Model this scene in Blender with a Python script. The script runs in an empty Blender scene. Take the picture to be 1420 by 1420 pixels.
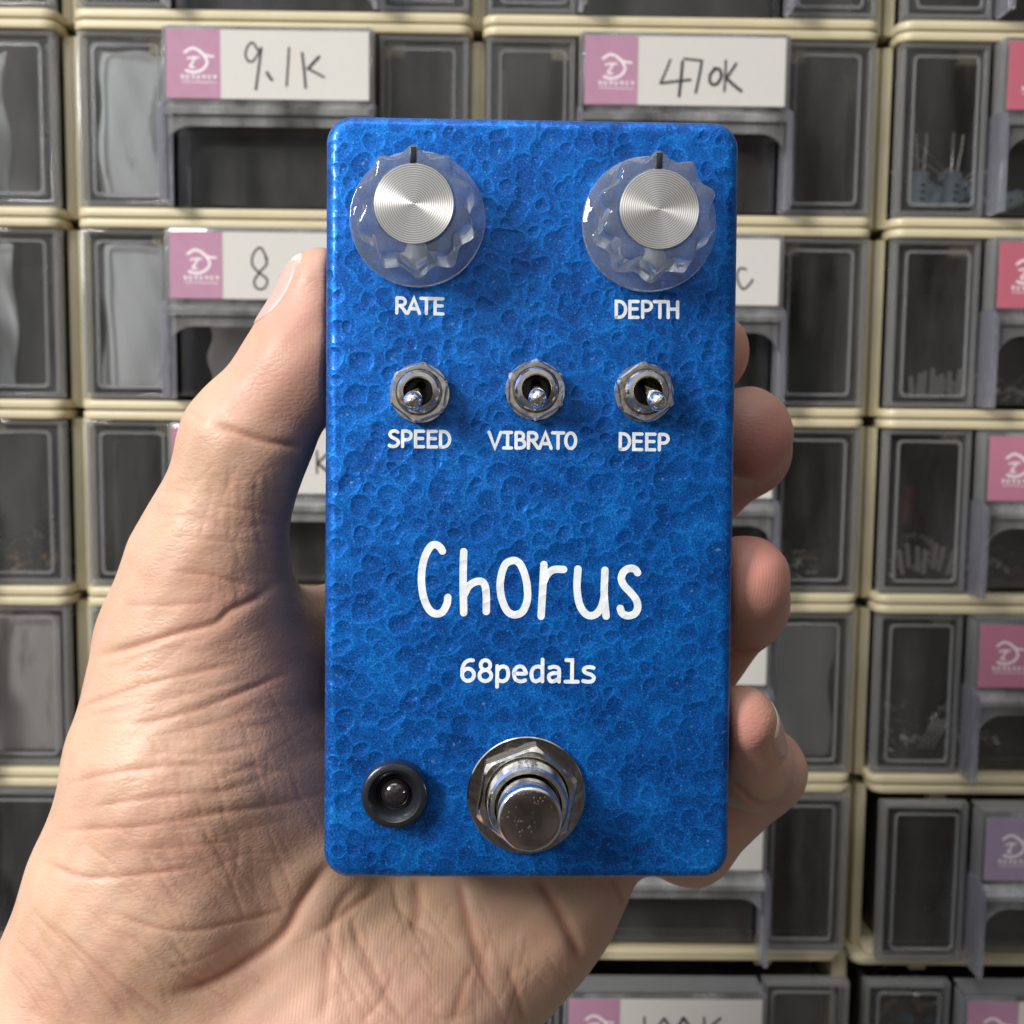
import bpy, bmesh, math, random
import numpy as np
from mathutils import Matrix, Vector
random.seed(7)
rng = np.random.default_rng(7)
S = bpy.context.scene
COL = S.collection
MM = 0.001
F = 1700.0            # focal length of the photograph in its own 1420 px
RAD = math.radians

# ------------------------------------------------------------------ frames
# "view frame": mm, x right, y down, z away from the camera.  World: metres, wall of drawers at Y = 0 facing -Y, Z up
def rotvec(d):
    v = Vector([RAD(a) for a in d]); th = v.length
    return Matrix.Rotation(th, 3, v / th)
R_WALL = rotvec((5.67, -0.58, 0.62)); T_WALL = Vector((-10.6, -2.1, 375.5))
A3 = Matrix(((1, 0, 0), (0, 0, 1), (0, -1, 0)))
UP = Vector((0, 0, 1.25))
def view_to_world(p):
    return A3 @ (R_WALL.transposed() @ (Vector(p) - T_WALL)) * MM + UP
VROT = A3 @ R_WALL.transposed()
VR = np.array(VROT); VT = np.array(T_WALL)
def view_to_world_np(P):
    return ((P - VT) @ VR.T) * MM + np.array(UP)
def pix(u, v, z):
    return np.array(((u - 710) / F * z, (v - 710) / F * z, z))

# ------------------------------------------------------------------ camera
cam_d = bpy.data.cameras.new('camera'); cam = bpy.data.objects.new('camera', cam_d); COL.objects.link(cam)
cam.matrix_world = Matrix.Translation(view_to_world((0, 0, 0))) @ (VROT @ Matrix(((1, 0, 0), (0, -1, 0), (0, 0, -1)))).to_4x4()
cam_d.sensor_width = 36; cam_d.lens = 36 * F / 1420
cam_d.clip_start = 0.01; cam_d.clip_end = 50
cam_d.dof.use_dof = True; cam_d.dof.focus_distance = 0.178; cam_d.dof.aperture_fstop = 34
S.camera = cam

# ------------------------------------------------------------------ world: a dim room, brighter above and to the left
W = bpy.data.worlds.new('World'); S.world = W; W.use_nodes = True
nt = W.node_tree; nt.nodes.clear()
def wn(t, **k):
    n = nt.nodes.new(t)
    for a, b in k.items(): setattr(n, a, b)
    return n
w_out = wn('ShaderNodeOutputWorld'); w_bg = wn('ShaderNodeBackground'); w_tc = wn('ShaderNodeTexCoord')
w_dot = wn('ShaderNodeVectorMath', operation='DOT_PRODUCT'); w_dot.inputs[1].default_value = (-0.50, -0.12, 0.86)
w_rmp = wn('ShaderNodeValToRGB')
w_add = wn('ShaderNodeMath', operation='MULTIPLY_ADD'); w_add.inputs[1].default_value = 0.5; w_add.inputs[2].default_value = 0.5
e = w_rmp.color_ramp.elements
e[0].position = 0.0; e[0].color = (0.20, 0.18, 0.165, 1)
e[1].position = 1.0; e[1].color = (2.0, 2.02, 2.05, 1)
k = e.new(0.57); k.color = (0.135, 0.122, 0.113, 1)
k = e.new(0.70); k.color = (0.66, 0.655, 0.65, 1)
w_bg.inputs['Strength'].default_value = 0.62
nt.links.new(w_tc.outputs['Generated'], w_dot.inputs[0]); nt.links.new(w_dot.outputs['Value'], w_add.inputs[0])
w_nz = wn('ShaderNodeTexNoise'); w_nz.inputs['Scale'].default_value = 3.2; w_nz.inputs['Detail'].default_value = 3.0
w_nr = wn('ShaderNodeValToRGB'); q = w_nr.color_ramp.elements
q[0].position = 0.36; q[0].color = (0.28, 0.28, 0.28, 1); q[1].position = 0.64; q[1].color = (1.9, 1.9, 1.9, 1)
w_mul = wn('ShaderNodeVectorMath', operation='MULTIPLY')
nt.links.new(w_tc.outputs['Generated'], w_nz.inputs['Vector']); nt.links.new(w_nz.outputs[0], w_nr.inputs[0])
nt.links.new(w_add.outputs[0], w_rmp.inputs[0]); nt.links.new(w_rmp.outputs[0], w_mul.inputs[0]); nt.links.new(w_nr.outputs[0], w_mul.inputs[1])
nt.links.new(w_mul.outputs[0], w_bg.inputs['Color'])
nt.links.new(w_bg.outputs[0], w_out.inputs[0])

# ------------------------------------------------------------------ lamps: a window to the upper left, a weak ceiling light
def area(name, frm, at, sx, sy, power, col):
    d = bpy.data.lights.new(name, 'AREA'); o = bpy.data.objects.new(name, d); COL.objects.link(o)
    d.shape = 'RECTANGLE'; d.size = sx; d.size_y = sy; d.energy = power; d.color = col
    o.location = frm
    o.rotation_euler = (Vector(at) - Vector(frm)).to_track_quat('-Z', 'Y').to_euler()
    return o
TGT = view_to_world((0, 0, 185))
KEY = view_to_world((-0.655 * 1000, -0.37 * 1000, 185 - 0.665 * 1000))
area('window_light', KEY, TGT, 0.25, 0.30, 11.6, (1.0, 0.975, 0.935))
area('ceiling_light', view_to_world((-250, -1100, -420)), TGT, 0.8, 0.4, 4.5, (0.93, 0.96, 1.0))

S.view_settings.view_transform = 'Standard'; S.view_settings.look = 'None'
S.view_settings.gamma = 1; S.view_settings.exposure = 0; S.view_settings.use_curve_mapping = False
S.render.engine = 'CYCLES'
S.cycles.use_denoising = True
S.cycles.max_bounces = 14; S.cycles.transparent_max_bounces = 24; S.cycles.transmission_bounces = 12
S.cycles.sample_clamp_indirect = 6.0
S.cycles.caustics_refractive = True; S.cycles.caustics_reflective = False

# ------------------------------------------------------------------ materials
class Mat:
    def __init__(s, name):
        s.m = bpy.data.materials.new(name); s.m.use_nodes = True; s.t = s.m.node_tree; s.t.nodes.clear()
        s.out = s.n('ShaderNodeOutputMaterial')
    def n(s, t, ins=None, **k):
        n = s.t.nodes.new(t)
        for a, b in k.items(): setattr(n, a, b)
        for a, b in (ins or {}).items():
            if isinstance(b, bpy.types.NodeSocket): s.t.links.new(b, n.inputs[a])
            else: n.inputs[a].default_value = b
        return n
    def link(s, a, b): s.t.links.new(a, b)
    def bsdf(s, **k):
        ins = {a.replace('_', ' '): b for a, b in k.items()}
        p = s.n('ShaderNodeBsdfPrincipled', ins); s.link(p.outputs[0], s.out.inputs[0]); return p
    def ramp(s, fac, stops):
        r = s.n('ShaderNodeValToRGB', {0: fac}); e = r.color_ramp.elements
        while len(e) < len(stops): e.new(0.5)
        for q, (p, c) in zip(e, stops):
            q.position = p; q.color = (c, c, c, 1) if not isinstance(c, tuple) else c + (1,)
        return r.outputs[0]
    def math(s, op, a, b=0.0, c=0.0):
        return s.n('ShaderNodeMath', {0: a, 1: b, 2: c}, operation=op).outputs[0]
    def obj(s):
        return s.n('ShaderNodeTexCoord').outputs['Object']
    def noise(s, vec, scale, detail=3.0, rough=0.55):
        return s.n('ShaderNodeTexNoise', {'Vector': vec, 'Scale': scale, 'Detail': detail, 'Roughness': rough}).outputs[0]
    def bump(s, h, strength, dist, normal=None):
        ins = {'Height': h, 'Strength': strength, 'Distance': dist}
        if normal: ins['Normal'] = normal
        return s.n('ShaderNodeBump', ins).outputs[0]
    def mix(s, fac, a, b):
        n = s.n('ShaderNodeMix', data_type='RGBA')
        for i, v in ((0, fac), (6, a), (7, b)):
            if isinstance(v, bpy.types.NodeSocket): s.link(v, n.inputs[i])
            else: n.inputs[i].default_value = v if i == 0 else tuple(v) + (1,)
        return n.outputs[2]
    def shmix(s, fac, a, b):
        n = s.n('ShaderNodeMixShader')
        if isinstance(fac, bpy.types.NodeSocket): s.link(fac, n.inputs[0])
        else: n.inputs[0].default_value = fac
        s.link(a, n.inputs[1]); s.link(b, n.inputs[2]); return n.outputs[0]

def simple(name, col, rough=0.5, metal=0.0, var=0.12, vs=300.0, bump=0.0, **k):
    m = Mat(name); o = m.obj()
    f = m.noise(o, vs)
    c = m.mix(f, [x * (1 - var) for x in col], [min(1, x * (1 + var)) for x in col])
    b = m.bsdf(Base_Color=c, Roughness=m.ramp(m.noise(o, vs * 2.3), [(0.3, rough * 0.85), (0.7, min(1, rough * 1.15))]), Metallic=metal, **k)
    if bump: m.link(m.bump(m.noise(o, vs * 4), bump, 0.0001), b.inputs['Normal'])
    return m.m

def hammer_height(m, o):
    """overlapping round pits with sharp rims; returns height, distance to pit centre, swirl"""
    warp = m.n('ShaderNodeTexNoise', {'Vector': o, 'Scale': 260.0, 'Detail': 2.0})
    wv = m.n('ShaderNodeVectorMath', {0: warp.outputs[1], 1: (0.5, 0.5, 0.5)}, operation='SUBTRACT').outputs[0]
    wv = m.n('ShaderNodeVectorMath', {0: wv, 'Scale': 0.0021}, operation='SCALE').outputs[0]
    p = m.n('ShaderNodeVectorMath', {0: o, 1: wv}, operation='ADD').outputs[0]
    flat = m.n('ShaderNodeVectorMath', {0: p, 1: (1, 1, 0.35)}, operation='MULTIPLY').outputs[0]
    d1 = m.n('ShaderNodeTexVoronoi', {'Vector': flat, 'Scale': 290.0, 'Randomness': 0.95}, feature='F1').outputs['Distance']
    d2 = m.n('ShaderNodeTexVoronoi', {'Vector': m.n('ShaderNodeVectorMath', {0: flat, 1: (0.31, 0.17, 0.0)}, operation='ADD').outputs[0], 'Scale': 390.0, 'Randomness': 1.0}, feature='F1').outputs['Distance']
    dm = m.math('MINIMUM', d1, m.math('MULTIPLY_ADD', d2, 1.15, 0.03))
    bowl = m.ramp(dm, [(0.0, 0.20), (0.05, 0.03), (0.14, 0.06), (0.28, 0.26), (0.40, 0.62), (0.50, 1.0), (0.57, 0.93), (0.75, 0.75)])
    swirl = m.n('ShaderNodeTexNoise', {'Vector': p, 'Scale': 230.0, 'Detail': 2.0, 'Roughness': 0.5, 'Distortion': 0.8}).outputs[0]
    h = m.math('ADD', m.math('MULTIPLY', bowl, m.ramp(m.noise(o, 90.0, 2.0), [(0.32, 0.55), (0.62, 1.15)])), m.math('MULTIPLY', swirl, 1.3))
    return h, dm, bowl, swirl
def hammertone():
    m = Mat('blue_hammered_paint'); o = m.obj()
    h, dm, bowl, swirl = hammer_height(m, o)
    flake = m.noise(o, 3300.0, 2.0, 0.85); fleck = m.noise(o, 1800.0, 1.0)
    # pigment thins out over the rims and settles elsewhere
    pool = m.math('MULTIPLY_ADD', m.ramp(bowl, [(0.0, 0.56), (0.4, 0.50), (0.80, 0.54), (1.0, 0.80)]), 0.55, 0.20)
    pool = m.math('ADD', pool, m.math('MULTIPLY', m.math('SUBTRACT', m.noise(o, 120.0, 5.0, 0.65), 0.5), 0.75))
    pool = m.math('ADD', pool, m.math('MULTIPLY', m.math('SUBTRACT', flake, 0.5), 0.95))
    c = m.ramp(pool, [(0.22, (0.0008, 0.026, 0.135)), (0.48, (0.002, 0.085, 0.38)), (0.72, (0.004, 0.18, 0.65)), (1.0, (0.04, 0.42, 0.95))])
    dot = m.ramp(dm, [(0.0, 1.0), (0.04, 0.7), (0.09, 0.0)])
    mx = m.n('ShaderNodeMix', data_type='RGBA')
    m.link(m.math('MULTIPLY', dot, m.ramp(fleck, [(0.38, 0.0), (0.54, 0.8)])), mx.inputs[0]); m.link(c, mx.inputs[6]); mx.inputs[7].default_value = (0.24, 0.37, 0.46, 1)
    spark = m.ramp(m.noise(o, 2600.0, 0.0), [(0.74, 0.0), (0.80, 0.4)])
    mx2 = m.n('ShaderNodeMix', data_type='RGBA'); m.link(spark, mx2.inputs[0]); m.link(mx.outputs[2], mx2.inputs[6]); mx2.inputs[7].default_value = (0.16, 0.42, 0.75, 1)
    b = m.bsdf(Base_Color=mx2.outputs[2], Metallic=0.62, Roughness=m.ramp(flake, [(0.3, 0.36), (0.75, 0.56)]), Coat_Weight=0.26, Coat_Roughness=0.10, Specular_IOR_Level=0.3)
    nrm = m.bump(h, 0.46, 0.00025)
    nrm2 = m.bump(flake, 0.24, 0.00005, nrm)
    m.link(nrm2, b.inputs['Normal']); m.link(m.bump(h, 0.36, 0.00024), b.inputs['Coat Normal'])
    return m.m
def ink_mat():
    m = Mat('white_print'); o = m.obj()
    h, dm, bowl, swirl = hammer_height(m, o)
    c = m.mix(m.ramp(m.noise(o, 420.0, 3.0), [(0.3, 0.0), (0.7, 1.0)]), (0.70, 0.74, 0.78), (0.82, 0.85, 0.88))
    b = m.bsdf(Base_Color=c, Roughness=0.45)
    m.link(m.bump(h, 0.45, 0.00024), b.inputs['Normal']); return m.m

def clear_pane(name, tint, haze, dcol=(0.5, 0.49, 0.47), rough=0.05, seed=0.0):
    m = Mat(name); o = m.obj()
    fr = m.n('ShaderNodeFresnel', {'IOR': 1.5}).outputs[0]
    tr = m.n('ShaderNodeBsdfTransparent', {'Color': tint + (1,)}).outputs[0]
    gl = m.n('ShaderNodeBsdfGlossy', {'Color': (1, 1, 1, 1), 'Roughness': rough}).outputs[0]
    a = m.shmix(fr, tr, gl)
    info = m.n('ShaderNodeObjectInfo').outputs['Random']
    off = m.n('ShaderNodeCombineXYZ', {0: info, 1: info, 2: info}).outputs[0]
    p = m.n('ShaderNodeVectorMath', {0: o, 1: off}, operation='ADD').outputs[0]
    st = m.n('ShaderNodeVectorMath', {0: p, 1: (1.0, 1.0, 0.22)}, operation='MULTIPLY').outputs[0]
    sm = m.ramp(m.noise(st, 75.0, 5.0, 0.62), [(0.34, 0.25), (0.70, 2.3)])  # vertical streaks imitate soft reflections in diffuse colour
    sc = m.ramp(m.noise(p, 900.0, 2.0), [(0.68, 0.0), (0.78, 1.0)])
    f = m.math('MULTIPLY', m.math('ADD', sm, m.math('MULTIPLY', sc, 0.9)), haze)
    df = m.n('ShaderNodeBsdfDiffuse', {'Color': dcol + (1,)}).outputs[0]
    m.link(m.shmix(f, a, df), m.out.inputs[0])
    return m.m

def glass(name, col, rough, milk, milkcol, ior=1.49, clear=0.0):
    m = Mat(name)
    g = m.n('ShaderNodeBsdfGlass', {'Color': col + (1,), 'Roughness': rough, 'IOR': ior}).outputs[0]
    d = m.n('ShaderNodeBsdfDiffuse', {'Color': milkcol + (1,)}).outputs[0]
    t = m.n('ShaderNodeBsdfTranslucent', {'Color': milkcol + (1,)}).outputs[0]
    s = m.shmix(milk, g, m.shmix(0.5, d, t))
    if clear:
        s = m.shmix(clear, s, m.n('ShaderNodeBsdfTransparent', {'Color': (0.95, 0.97, 1.0, 1)}).outputs[0])
    m.link(s, m.out.inputs[0]); return m.m

def brushed():
    m = Mat('turned_aluminium'); o = m.obj()
    sx = m.n('ShaderNodeSeparateXYZ', {0: o})
    r = m.math('SQRT', m.math('ADD', m.math('MULTIPLY', sx.outputs[0], sx.outputs[0]), m.math('MULTIPLY', sx.outputs[1], sx.outputs[1])))
    rings = m.math('SINE', m.math('MULTIPLY', r, 2 * math.pi / 0.00031))
    tg = m.n('ShaderNodeTangent', direction_type='RADIAL', axis='Z').outputs[0]
    c = m.mix(m.math('MULTIPLY_ADD', rings, 0.5, 0.5), (0.50, 0.49, 0.47), (0.99, 0.985, 0.97))
    b = m.bsdf(Base_Color=c, Metallic=1.0, Roughness=0.32, Anisotropic=0.82, Anisotropic_Rotation=0.25, Tangent=tg)
    m.link(m.bump(rings, 0.07, 0.00004), b.inputs['Normal'])
    return m.m

def nickel(name, col, rough, scuff=0.0, wave=0.0):
    m = Mat(name); o = m.obj()
    n = m.noise(o, 500.0, 4.0)
    b = m.bsdf(Base_Color=m.mix(n, [x * 0.8 for x in col], col), Metallic=1.0, Roughness=m.ramp(n, [(0.3, rough * 0.7), (0.7, rough * 1.5)]))
    h = m.math('MULTIPLY', m.noise(o, 900.0, 3.0), 0.4)
    if scuff:
        pits = m.ramp(m.n('ShaderNodeTexVoronoi', {'Vector': o, 'Scale': 1700.0}).outputs['Distance'], [(0.0, 1.0), (0.30, 0.0)])
        pm = m.ramp(m.noise(o, 330.0, 2.0), [(0.50, 0.0), (0.66, 1.0)])
        h = m.math('ADD', h, m.math('MULTIPLY', m.math('MULTIPLY', pits, pm), scuff))
    nm = m.bump(h, 0.35, 0.00005)
    if wave: nm = m.bump(m.noise(o, 290.0, 2.0), wave, 0.0006, nm)
    m.link(nm, b.inputs['Normal'])
    return m.m

def skin():
    m = Mat('skin'); o = m.obj()
    at = m.n('ShaderNodeAttribute', attribute_name='pigment')
    sep = m.n('ShaderNodeSeparateColor', {0: at.outputs['Color']})
    red, line, ridge = sep.outputs[0], sep.outputs[1], sep.outputs[2]
    blotch = m.noise(o, 55.0, 4.0, 0.6)
    fine = m.noise(o, 260.0, 4.0, 0.7)
    base = m.mix(m.ramp(blotch, [(0.3, 0.0), (0.7, 1.0)]), (0.57, 0.388, 0.250), (0.585, 0.350, 0.240))
    base = m.mix(m.math('MULTIPLY', m.ramp(fine, [(0.35, 0.0), (0.7, 1.0)]), 0.35), base, (0.66, 0.46, 0.38))
    base = m.mix(m.math('MULTIPLY', m.ramp(m.noise(o, 45.0, 4.0, 0.65), [(0.42, 0.0), (0.66, 1.0)]), 0.26), base, (0.56, 0.25, 0.22))
    base = m.mix(red, base, (0.50, 0.19, 0.16))
    base = m.mix(m.math('MULTIPLY', line, 0.75), base, (0.36, 0.135, 0.085))
    b = m.bsdf(Base_Color=base, Roughness=m.ramp(fine, [(0.3, 0.38), (0.7, 0.55)]), Subsurface_Weight=0.18, Subsurface_Radius=(1.0, 0.38, 0.2), Subsurface_Scale=0.0022, Specular_IOR_Level=0.45)
    w2 = m.n('ShaderNodeTexNoise', {'Vector': o, 'Scale': 500.0, 'Detail': 2.0})
    wv = m.n('ShaderNodeVectorMath', {0: w2.outputs[1], 'Scale': 0.0008}, operation='SCALE').outputs[0]
    p = m.n('ShaderNodeVectorMath', {0: o, 1: wv}, operation='ADD').outputs[0]
    stre = m.n('ShaderNodeVectorMath', {0: p, 1: (0.5, 1.0, 1.0)}, operation='MULTIPLY').outputs[0]
    cell = m.n('ShaderNodeTexVoronoi', {'Vector': stre, 'Scale': 1250.0, 'Randomness': 1.0}, feature='DISTANCE_TO_EDGE').outputs['Distance']
    cell = m.ramp(cell, [(0.0, 0.0), (0.30, 1.0)])
    rp = m.n('ShaderNodeTexWave', {'Vector': o, 'Scale': 560.0, 'Distortion': 14.0, 'Detail': 3.0, 'Detail Scale': 0.10}, wave_type='BANDS', bands_direction='X').outputs['Fac']
    inv = m.math('SUBTRACT', 1.0, ridge)
    lines = m.n('ShaderNodeTexNoise', {'Vector': m.n('ShaderNodeVectorMath', {0: p, 1: (0.25, 1.0, 1.0)}, operation='MULTIPLY').outputs[0], 'Scale': 620.0, 'Detail': 4.0, 'Roughness': 0.65}).outputs[0]
    h = m.math('ADD', m.math('MULTIPLY', cell, m.math('MULTIPLY', inv, 0.45)), m.math('MULTIPLY', rp, m.math('MULTIPLY', ridge, 0.28)))
    h = m.math('ADD', h, m.math('ADD', m.math('MULTIPLY', fine, 0.7), m.math('MULTIPLY', lines, 0.9)))
    m.link(m.bump(h, 0.46, 0.00013), b.inputs['Normal'])
    return m.m

M = dict(
    paint=hammertone(),
    ink=ink_mat(),
    knob=glass('clear_knob_plastic', (0.97, 0.985, 1.0), 0.0, 0.14, (0.86, 0.91, 0.97), 1.47, clear=0.12),
    alu=brushed(),
    black=simple('black_plastic', (0.014, 0.016, 0.020), 0.24, vs=500, bump=0.2),
    nickel=nickel('worn_nickel', (0.80, 0.77, 0.72), 0.13, 0.5, 0.22), satin=nickel('satin_nickel', (0.86, 0.83, 0.77), 0.15, 0.3, 0.26), dark=nickel('mirror_washer', (0.66, 0.62, 0.59), 0.08, 0.0, 0.12),
    chrome=nickel('bright_chrome', (0.84, 0.82, 0.79), 0.08, 0.0),
    scuffed=nickel('scuffed_reflection_chrome', (0.52, 0.45, 0.42), 0.12, 5.0),  # scuffs are bumps; the brown tint imitates the dark room reflected
    lens=simple('dark_led_lens', (0.016, 0.012, 0.014), 0.03, Coat_Weight=1.0, Coat_Roughness=0.01),
    skin=skin(),
    nail=simple('fingernail', (0.60, 0.36, 0.32), 0.38, var=0.08, vs=250, Subsurface_Weight=0.15, Subsurface_Scale=0.001, Coat_Weight=0.08, Coat_Roughness=0.25),
    nailtip=simple('fingernail_edge', (0.74, 0.64, 0.50), 0.35, var=0.06),
    beige=simple('beige_plastic', (0.61, 0.535, 0.35), 0.40, var=0.16, vs=62, bump=0.2),
    pane=clear_pane('dusty_hazed_plastic', (0.93, 0.935, 0.94), 0.034, (0.54, 0.54, 0.53)),  # dust layer also paints in grey haze and streaky reflections
    plate=clear_pane('grey_clear_plastic', (0.86, 0.865, 0.87), 0.20, (0.52, 0.52, 0.52), 0.08),
    rim=glass('moulded_clear_edge', (0.97, 0.97, 0.97), 0.02, 0.36, (0.74, 0.735, 0.73), clear=0.32), glint=glass('bright_moulded_step', (0.97, 0.97, 0.98), 0.02, 0.50, (0.66, 0.66, 0.66), clear=0.15),  # milky tone put in where the clear edges would catch highlights
    rib=glass('lavender_refraction_rib', (0.95, 0.95, 1.0), 0.03, 0.22, (0.80, 0.80, 0.90), clear=0.30),  # lavender milk imitates light refracted in the clear cheeks
    bin=simple('shade_dark_inner_plastic', (0.065, 0.060, 0.052), 0.22, var=0.5, vs=45),  # clear tray coloured dark to stand for the shade inside
    navy=simple('dark_refraction_line', (0.010, 0.012, 0.028), 0.25, var=0.2),  # navy colour imitates dark refraction lines in clear plastic
    paper=simple('label_paper', (0.59, 0.57, 0.535), 0.75, var=0.03, vs=500, bump=0.1),
    marker=simple('black_marker', (0.022, 0.022, 0.024), 0.55),
    emblem=simple('emblem_white', (0.80, 0.74, 0.76), 0.6, var=0.03),
    capblue=simple('capacitor_sleeve', (0.58, 0.76, 0.90), 0.35),
    capmark=simple('capacitor_mark', (0.06, 0.09, 0.16), 0.5),
    wire=nickel('tinned_wire', (0.85, 0.82, 0.76), 0.22),
    bag=clear_pane('milky_bag_film', (0.75, 0.78, 0.80), 1.7, (0.84, 0.87, 0.88), 0.22),
    bagpink=clear_pane('pinkish_bag_film', (0.75, 0.72, 0.70), 1.15, (0.78, 0.73, 0.70), 0.22),
    glassbody=simple('pale_component', (0.80, 0.78, 0.74), 0.25),
    redpart=simple('dark_red_component', (0.16, 0.02, 0.035), 0.4),
    wall=simple('plain_wall', (0.35, 0.34, 0.32), 0.8),
)
PINKS = {}
def pink(rgb):
    if rgb not in PINKS:
        PINKS[rgb] = simple('pink_print', rgb, 0.7, var=0.06, vs=180)
    return PINKS[rgb]

# ------------------------------------------------------------------ mesh helpers (all sizes in mm)
def link(name, me, mat, parent=None):
    o = bpy.data.objects.new(name, me); COL.objects.link(o)
    if mat is not None and not me.materials: me.materials.append(mat)
    if parent: o.parent = parent
    return o
def obj(name, bm, mat, parent=None, smooth=True, loc=None, angle=35):
    bmesh.ops.recalc_face_normals(bm, faces=bm.faces[:])
    for v in bm.verts: v.co *= MM
    me = bpy.data.meshes.new(name); bm.to_mesh(me); bm.free()
    for p in me.polygons: p.use_smooth = smooth
    if smooth:
        me.set_sharp_from_angle(angle=RAD(angle))
    o = link(name, me, mat, parent)
    if loc is not None: o.location = Vector(loc) * MM
    return o
def empty(name, mat, label=None, cat=None, group=None, kind=None):
    o = bpy.data.objects.new(name, None); COL.objects.link(o); o.matrix_world = mat; o.empty_display_size = 0.01
    tag(o, label, cat, group, kind); return o
def tag(o, label=None, cat=None, group=None, kind=None):
    if label: o['label'] = label
    if cat: o['category'] = cat
    if group: o['group'] = group
    if kind: o['kind'] = kind
    return o
def box(bm, x0, x1, y0, y1, z0, z1, bev=0.0, seg=2):
    vs = [bm.verts.new((x, y, z)) for x in (x0, x1) for y in (y0, y1) for z in (z0, z1)]
    fs = [bm.faces.new([vs[i] for i in q]) for q in ((0, 1, 3, 2), (4, 6, 7, 5), (0, 4, 5, 1), (2, 3, 7, 6), (0, 2, 6, 4), (1, 5, 7, 3))]
    if bev:
        es = list({e for f in fs for e in f.edges})
        bmesh.ops.bevel(bm, geom=es, offset=bev, segments=seg, profile=0.5, affect='EDGES')
def lathe(bm, prof, n=64, mod=None, phase=0.0, M4=None):
    rings = []
    for r, z in prof:
        ring = []
        for i in range(n):
            a = 2 * math.pi * i / n + phase
            rr = r if mod is None else mod(r, z, a)
            co = Vector((rr * math.cos(a), rr * math.sin(a), z))
            ring.append(bm.verts.new(M4 @ co if M4 else co))
        rings.append(ring)
    for a, b in zip(rings, rings[1:]):
        for i in range(n):
            bm.faces.new((a[i], a[(i + 1) % n], b[(i + 1) % n], b[i]))
    for ring, flip in ((rings[0], True), (rings[-1], False)):
        if ring: bm.faces.new(ring[::-1] if flip else ring)
    return rings
def loop_stack(bm, loops, cap0=True, cap1=True):
    rs = [[bm.verts.new(p) for p in l] for l in loops]
    n = len(rs[0])
    for a, b in zip(rs, rs[1:]):
        for i in range(n):
            bm.faces.new((a[i], a[(i + 1) % n], b[(i + 1) % n], b[i]))
    if cap0: bm.faces.new(rs[0][::-1])
    if cap1: bm.faces.new(rs[-1])
def rrect(hx, hy, r, n=10):
    pts = []
    for cx, cy, a0 in ((hx - r, hy - r, 0), (-hx + r, hy - r, 90), (-hx + r, -hy + r, 180), (hx - r, -hy + r, 270)):
        for i in range(n + 1):
            a = RAD(a0 + 90 * i / n); pts.append((cx + r * math.cos(a), cy + r * math.sin(a)))
    return pts
def smooth_line(pts, closed=False, n=7):
    P = [Vector(p) for p in pts]
    if len(P) < 3: return P
    out = []
    m = len(P)
    for i in range(m if closed else m - 1):
        p1, p2 = P[i], P[(i + 1) % m]
        p0 = P[i - 1] if (i > 0 or closed) else p1 * 2 - p2
        p3 = P[(i + 2) % m] if (i + 2 < m or closed) else p2 * 2 - p1
        for k in range(n):
            t = k / n
            out.append(0.5 * ((2 * p1) + (p2 - p0) * t + (2 * p0 - 5 * p1 + 4 * p2 - p3) * t * t + (3 * p1 - p0 - 3 * p2 + p3) * t ** 3))
    if not closed: out.append(P[-1])
    return out
def stroke(bm, pts, w, z, closed=False, thick=0.05, cap=True):
    """a flat raised ribbon of width w along 2-D points, rounded ends"""
    P = [Vector((p[0], p[1])) for p in pts]
    n = len(P); L = []; Rr = []
    for i in range(n):
        a = P[i - 1] if (i > 0 or closed) else P[i]; b = P[(i + 1) % n] if (i < n - 1 or closed) else P[i]
        d1 = (P[i] - a); d2 = (b - P[i])
        d1 = d1.normalized() if d1.length > 1e-9 else d2.normalized(); d2 = d2.normalized() if d2.length > 1e-9 else d1
        t = (d1 + d2); t = t.normalized() if t.length > 1e-6 else d1
        nn = Vector((-t.y, t.x)); k = max(0.5, nn.dot(Vector((-d1.y, d1.x))))
        L.append(P[i] + nn * w / 2 / k); Rr.append(P[i] - nn * w / 2 / k)
    faces = []
    def V(p): return bm.verts.new((p.x, p.y, z))
    lv = [V(p) for p in L]; rv = [V(p) for p in Rr]
    for i in range(n if closed else n - 1):
        j = (i + 1) % n
        faces.append(bm.faces.new((lv[i], rv[i], rv[j], lv[j])))
    if not closed and cap:
        for i, s in ((0, -1), (n - 1, 1)):
            d = (P[1] - P[0] if i == 0 else P[-1] - P[-2]).normalized() * s
            nn = Vector((-d.y, d.x)); ring = []
            for k in range(1, 6):
                a = math.pi * k / 6
                ring.append(V(P[i] + (nn * math.cos(a) + d * math.sin(a)) * w / 2))
            first, last = (lv[i], rv[i]) if s > 0 else (rv[i], lv[i])
            faces.append(bm.faces.new([first] + ring + [last]))
    if thick:
        bmesh.ops.recalc_face_normals(bm, faces=faces)
        r = bmesh.ops.extrude_face_region(bm, geom=faces)
        for v in r['geom']:
            if isinstance(v, bmesh.types.BMVert): v.co.z -= thick
    return faces
def tube(bm, pts, r, n=8, r1=None):
    pts = [Vector(p) for p in pts]; rings = []
    up = Vector((0.123, 0.456, 0.88)).normalized()
    for i, p in enumerate(pts):
        d = (pts[min(i + 1, len(pts) - 1)] - pts[max(i - 1, 0)]).normalized()
        x = d.cross(up).normalized(); y = d.cross(x)
        rr = r if r1 is None else r + (r1 - r) * i / (len(pts) - 1)
        rings.append([p + (x * math.cos(2 * math.pi * k / n) + y * math.sin(2 * math.pi * k / n)) * rr for k in range(n)])
    loop_stack(bm, rings)

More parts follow.
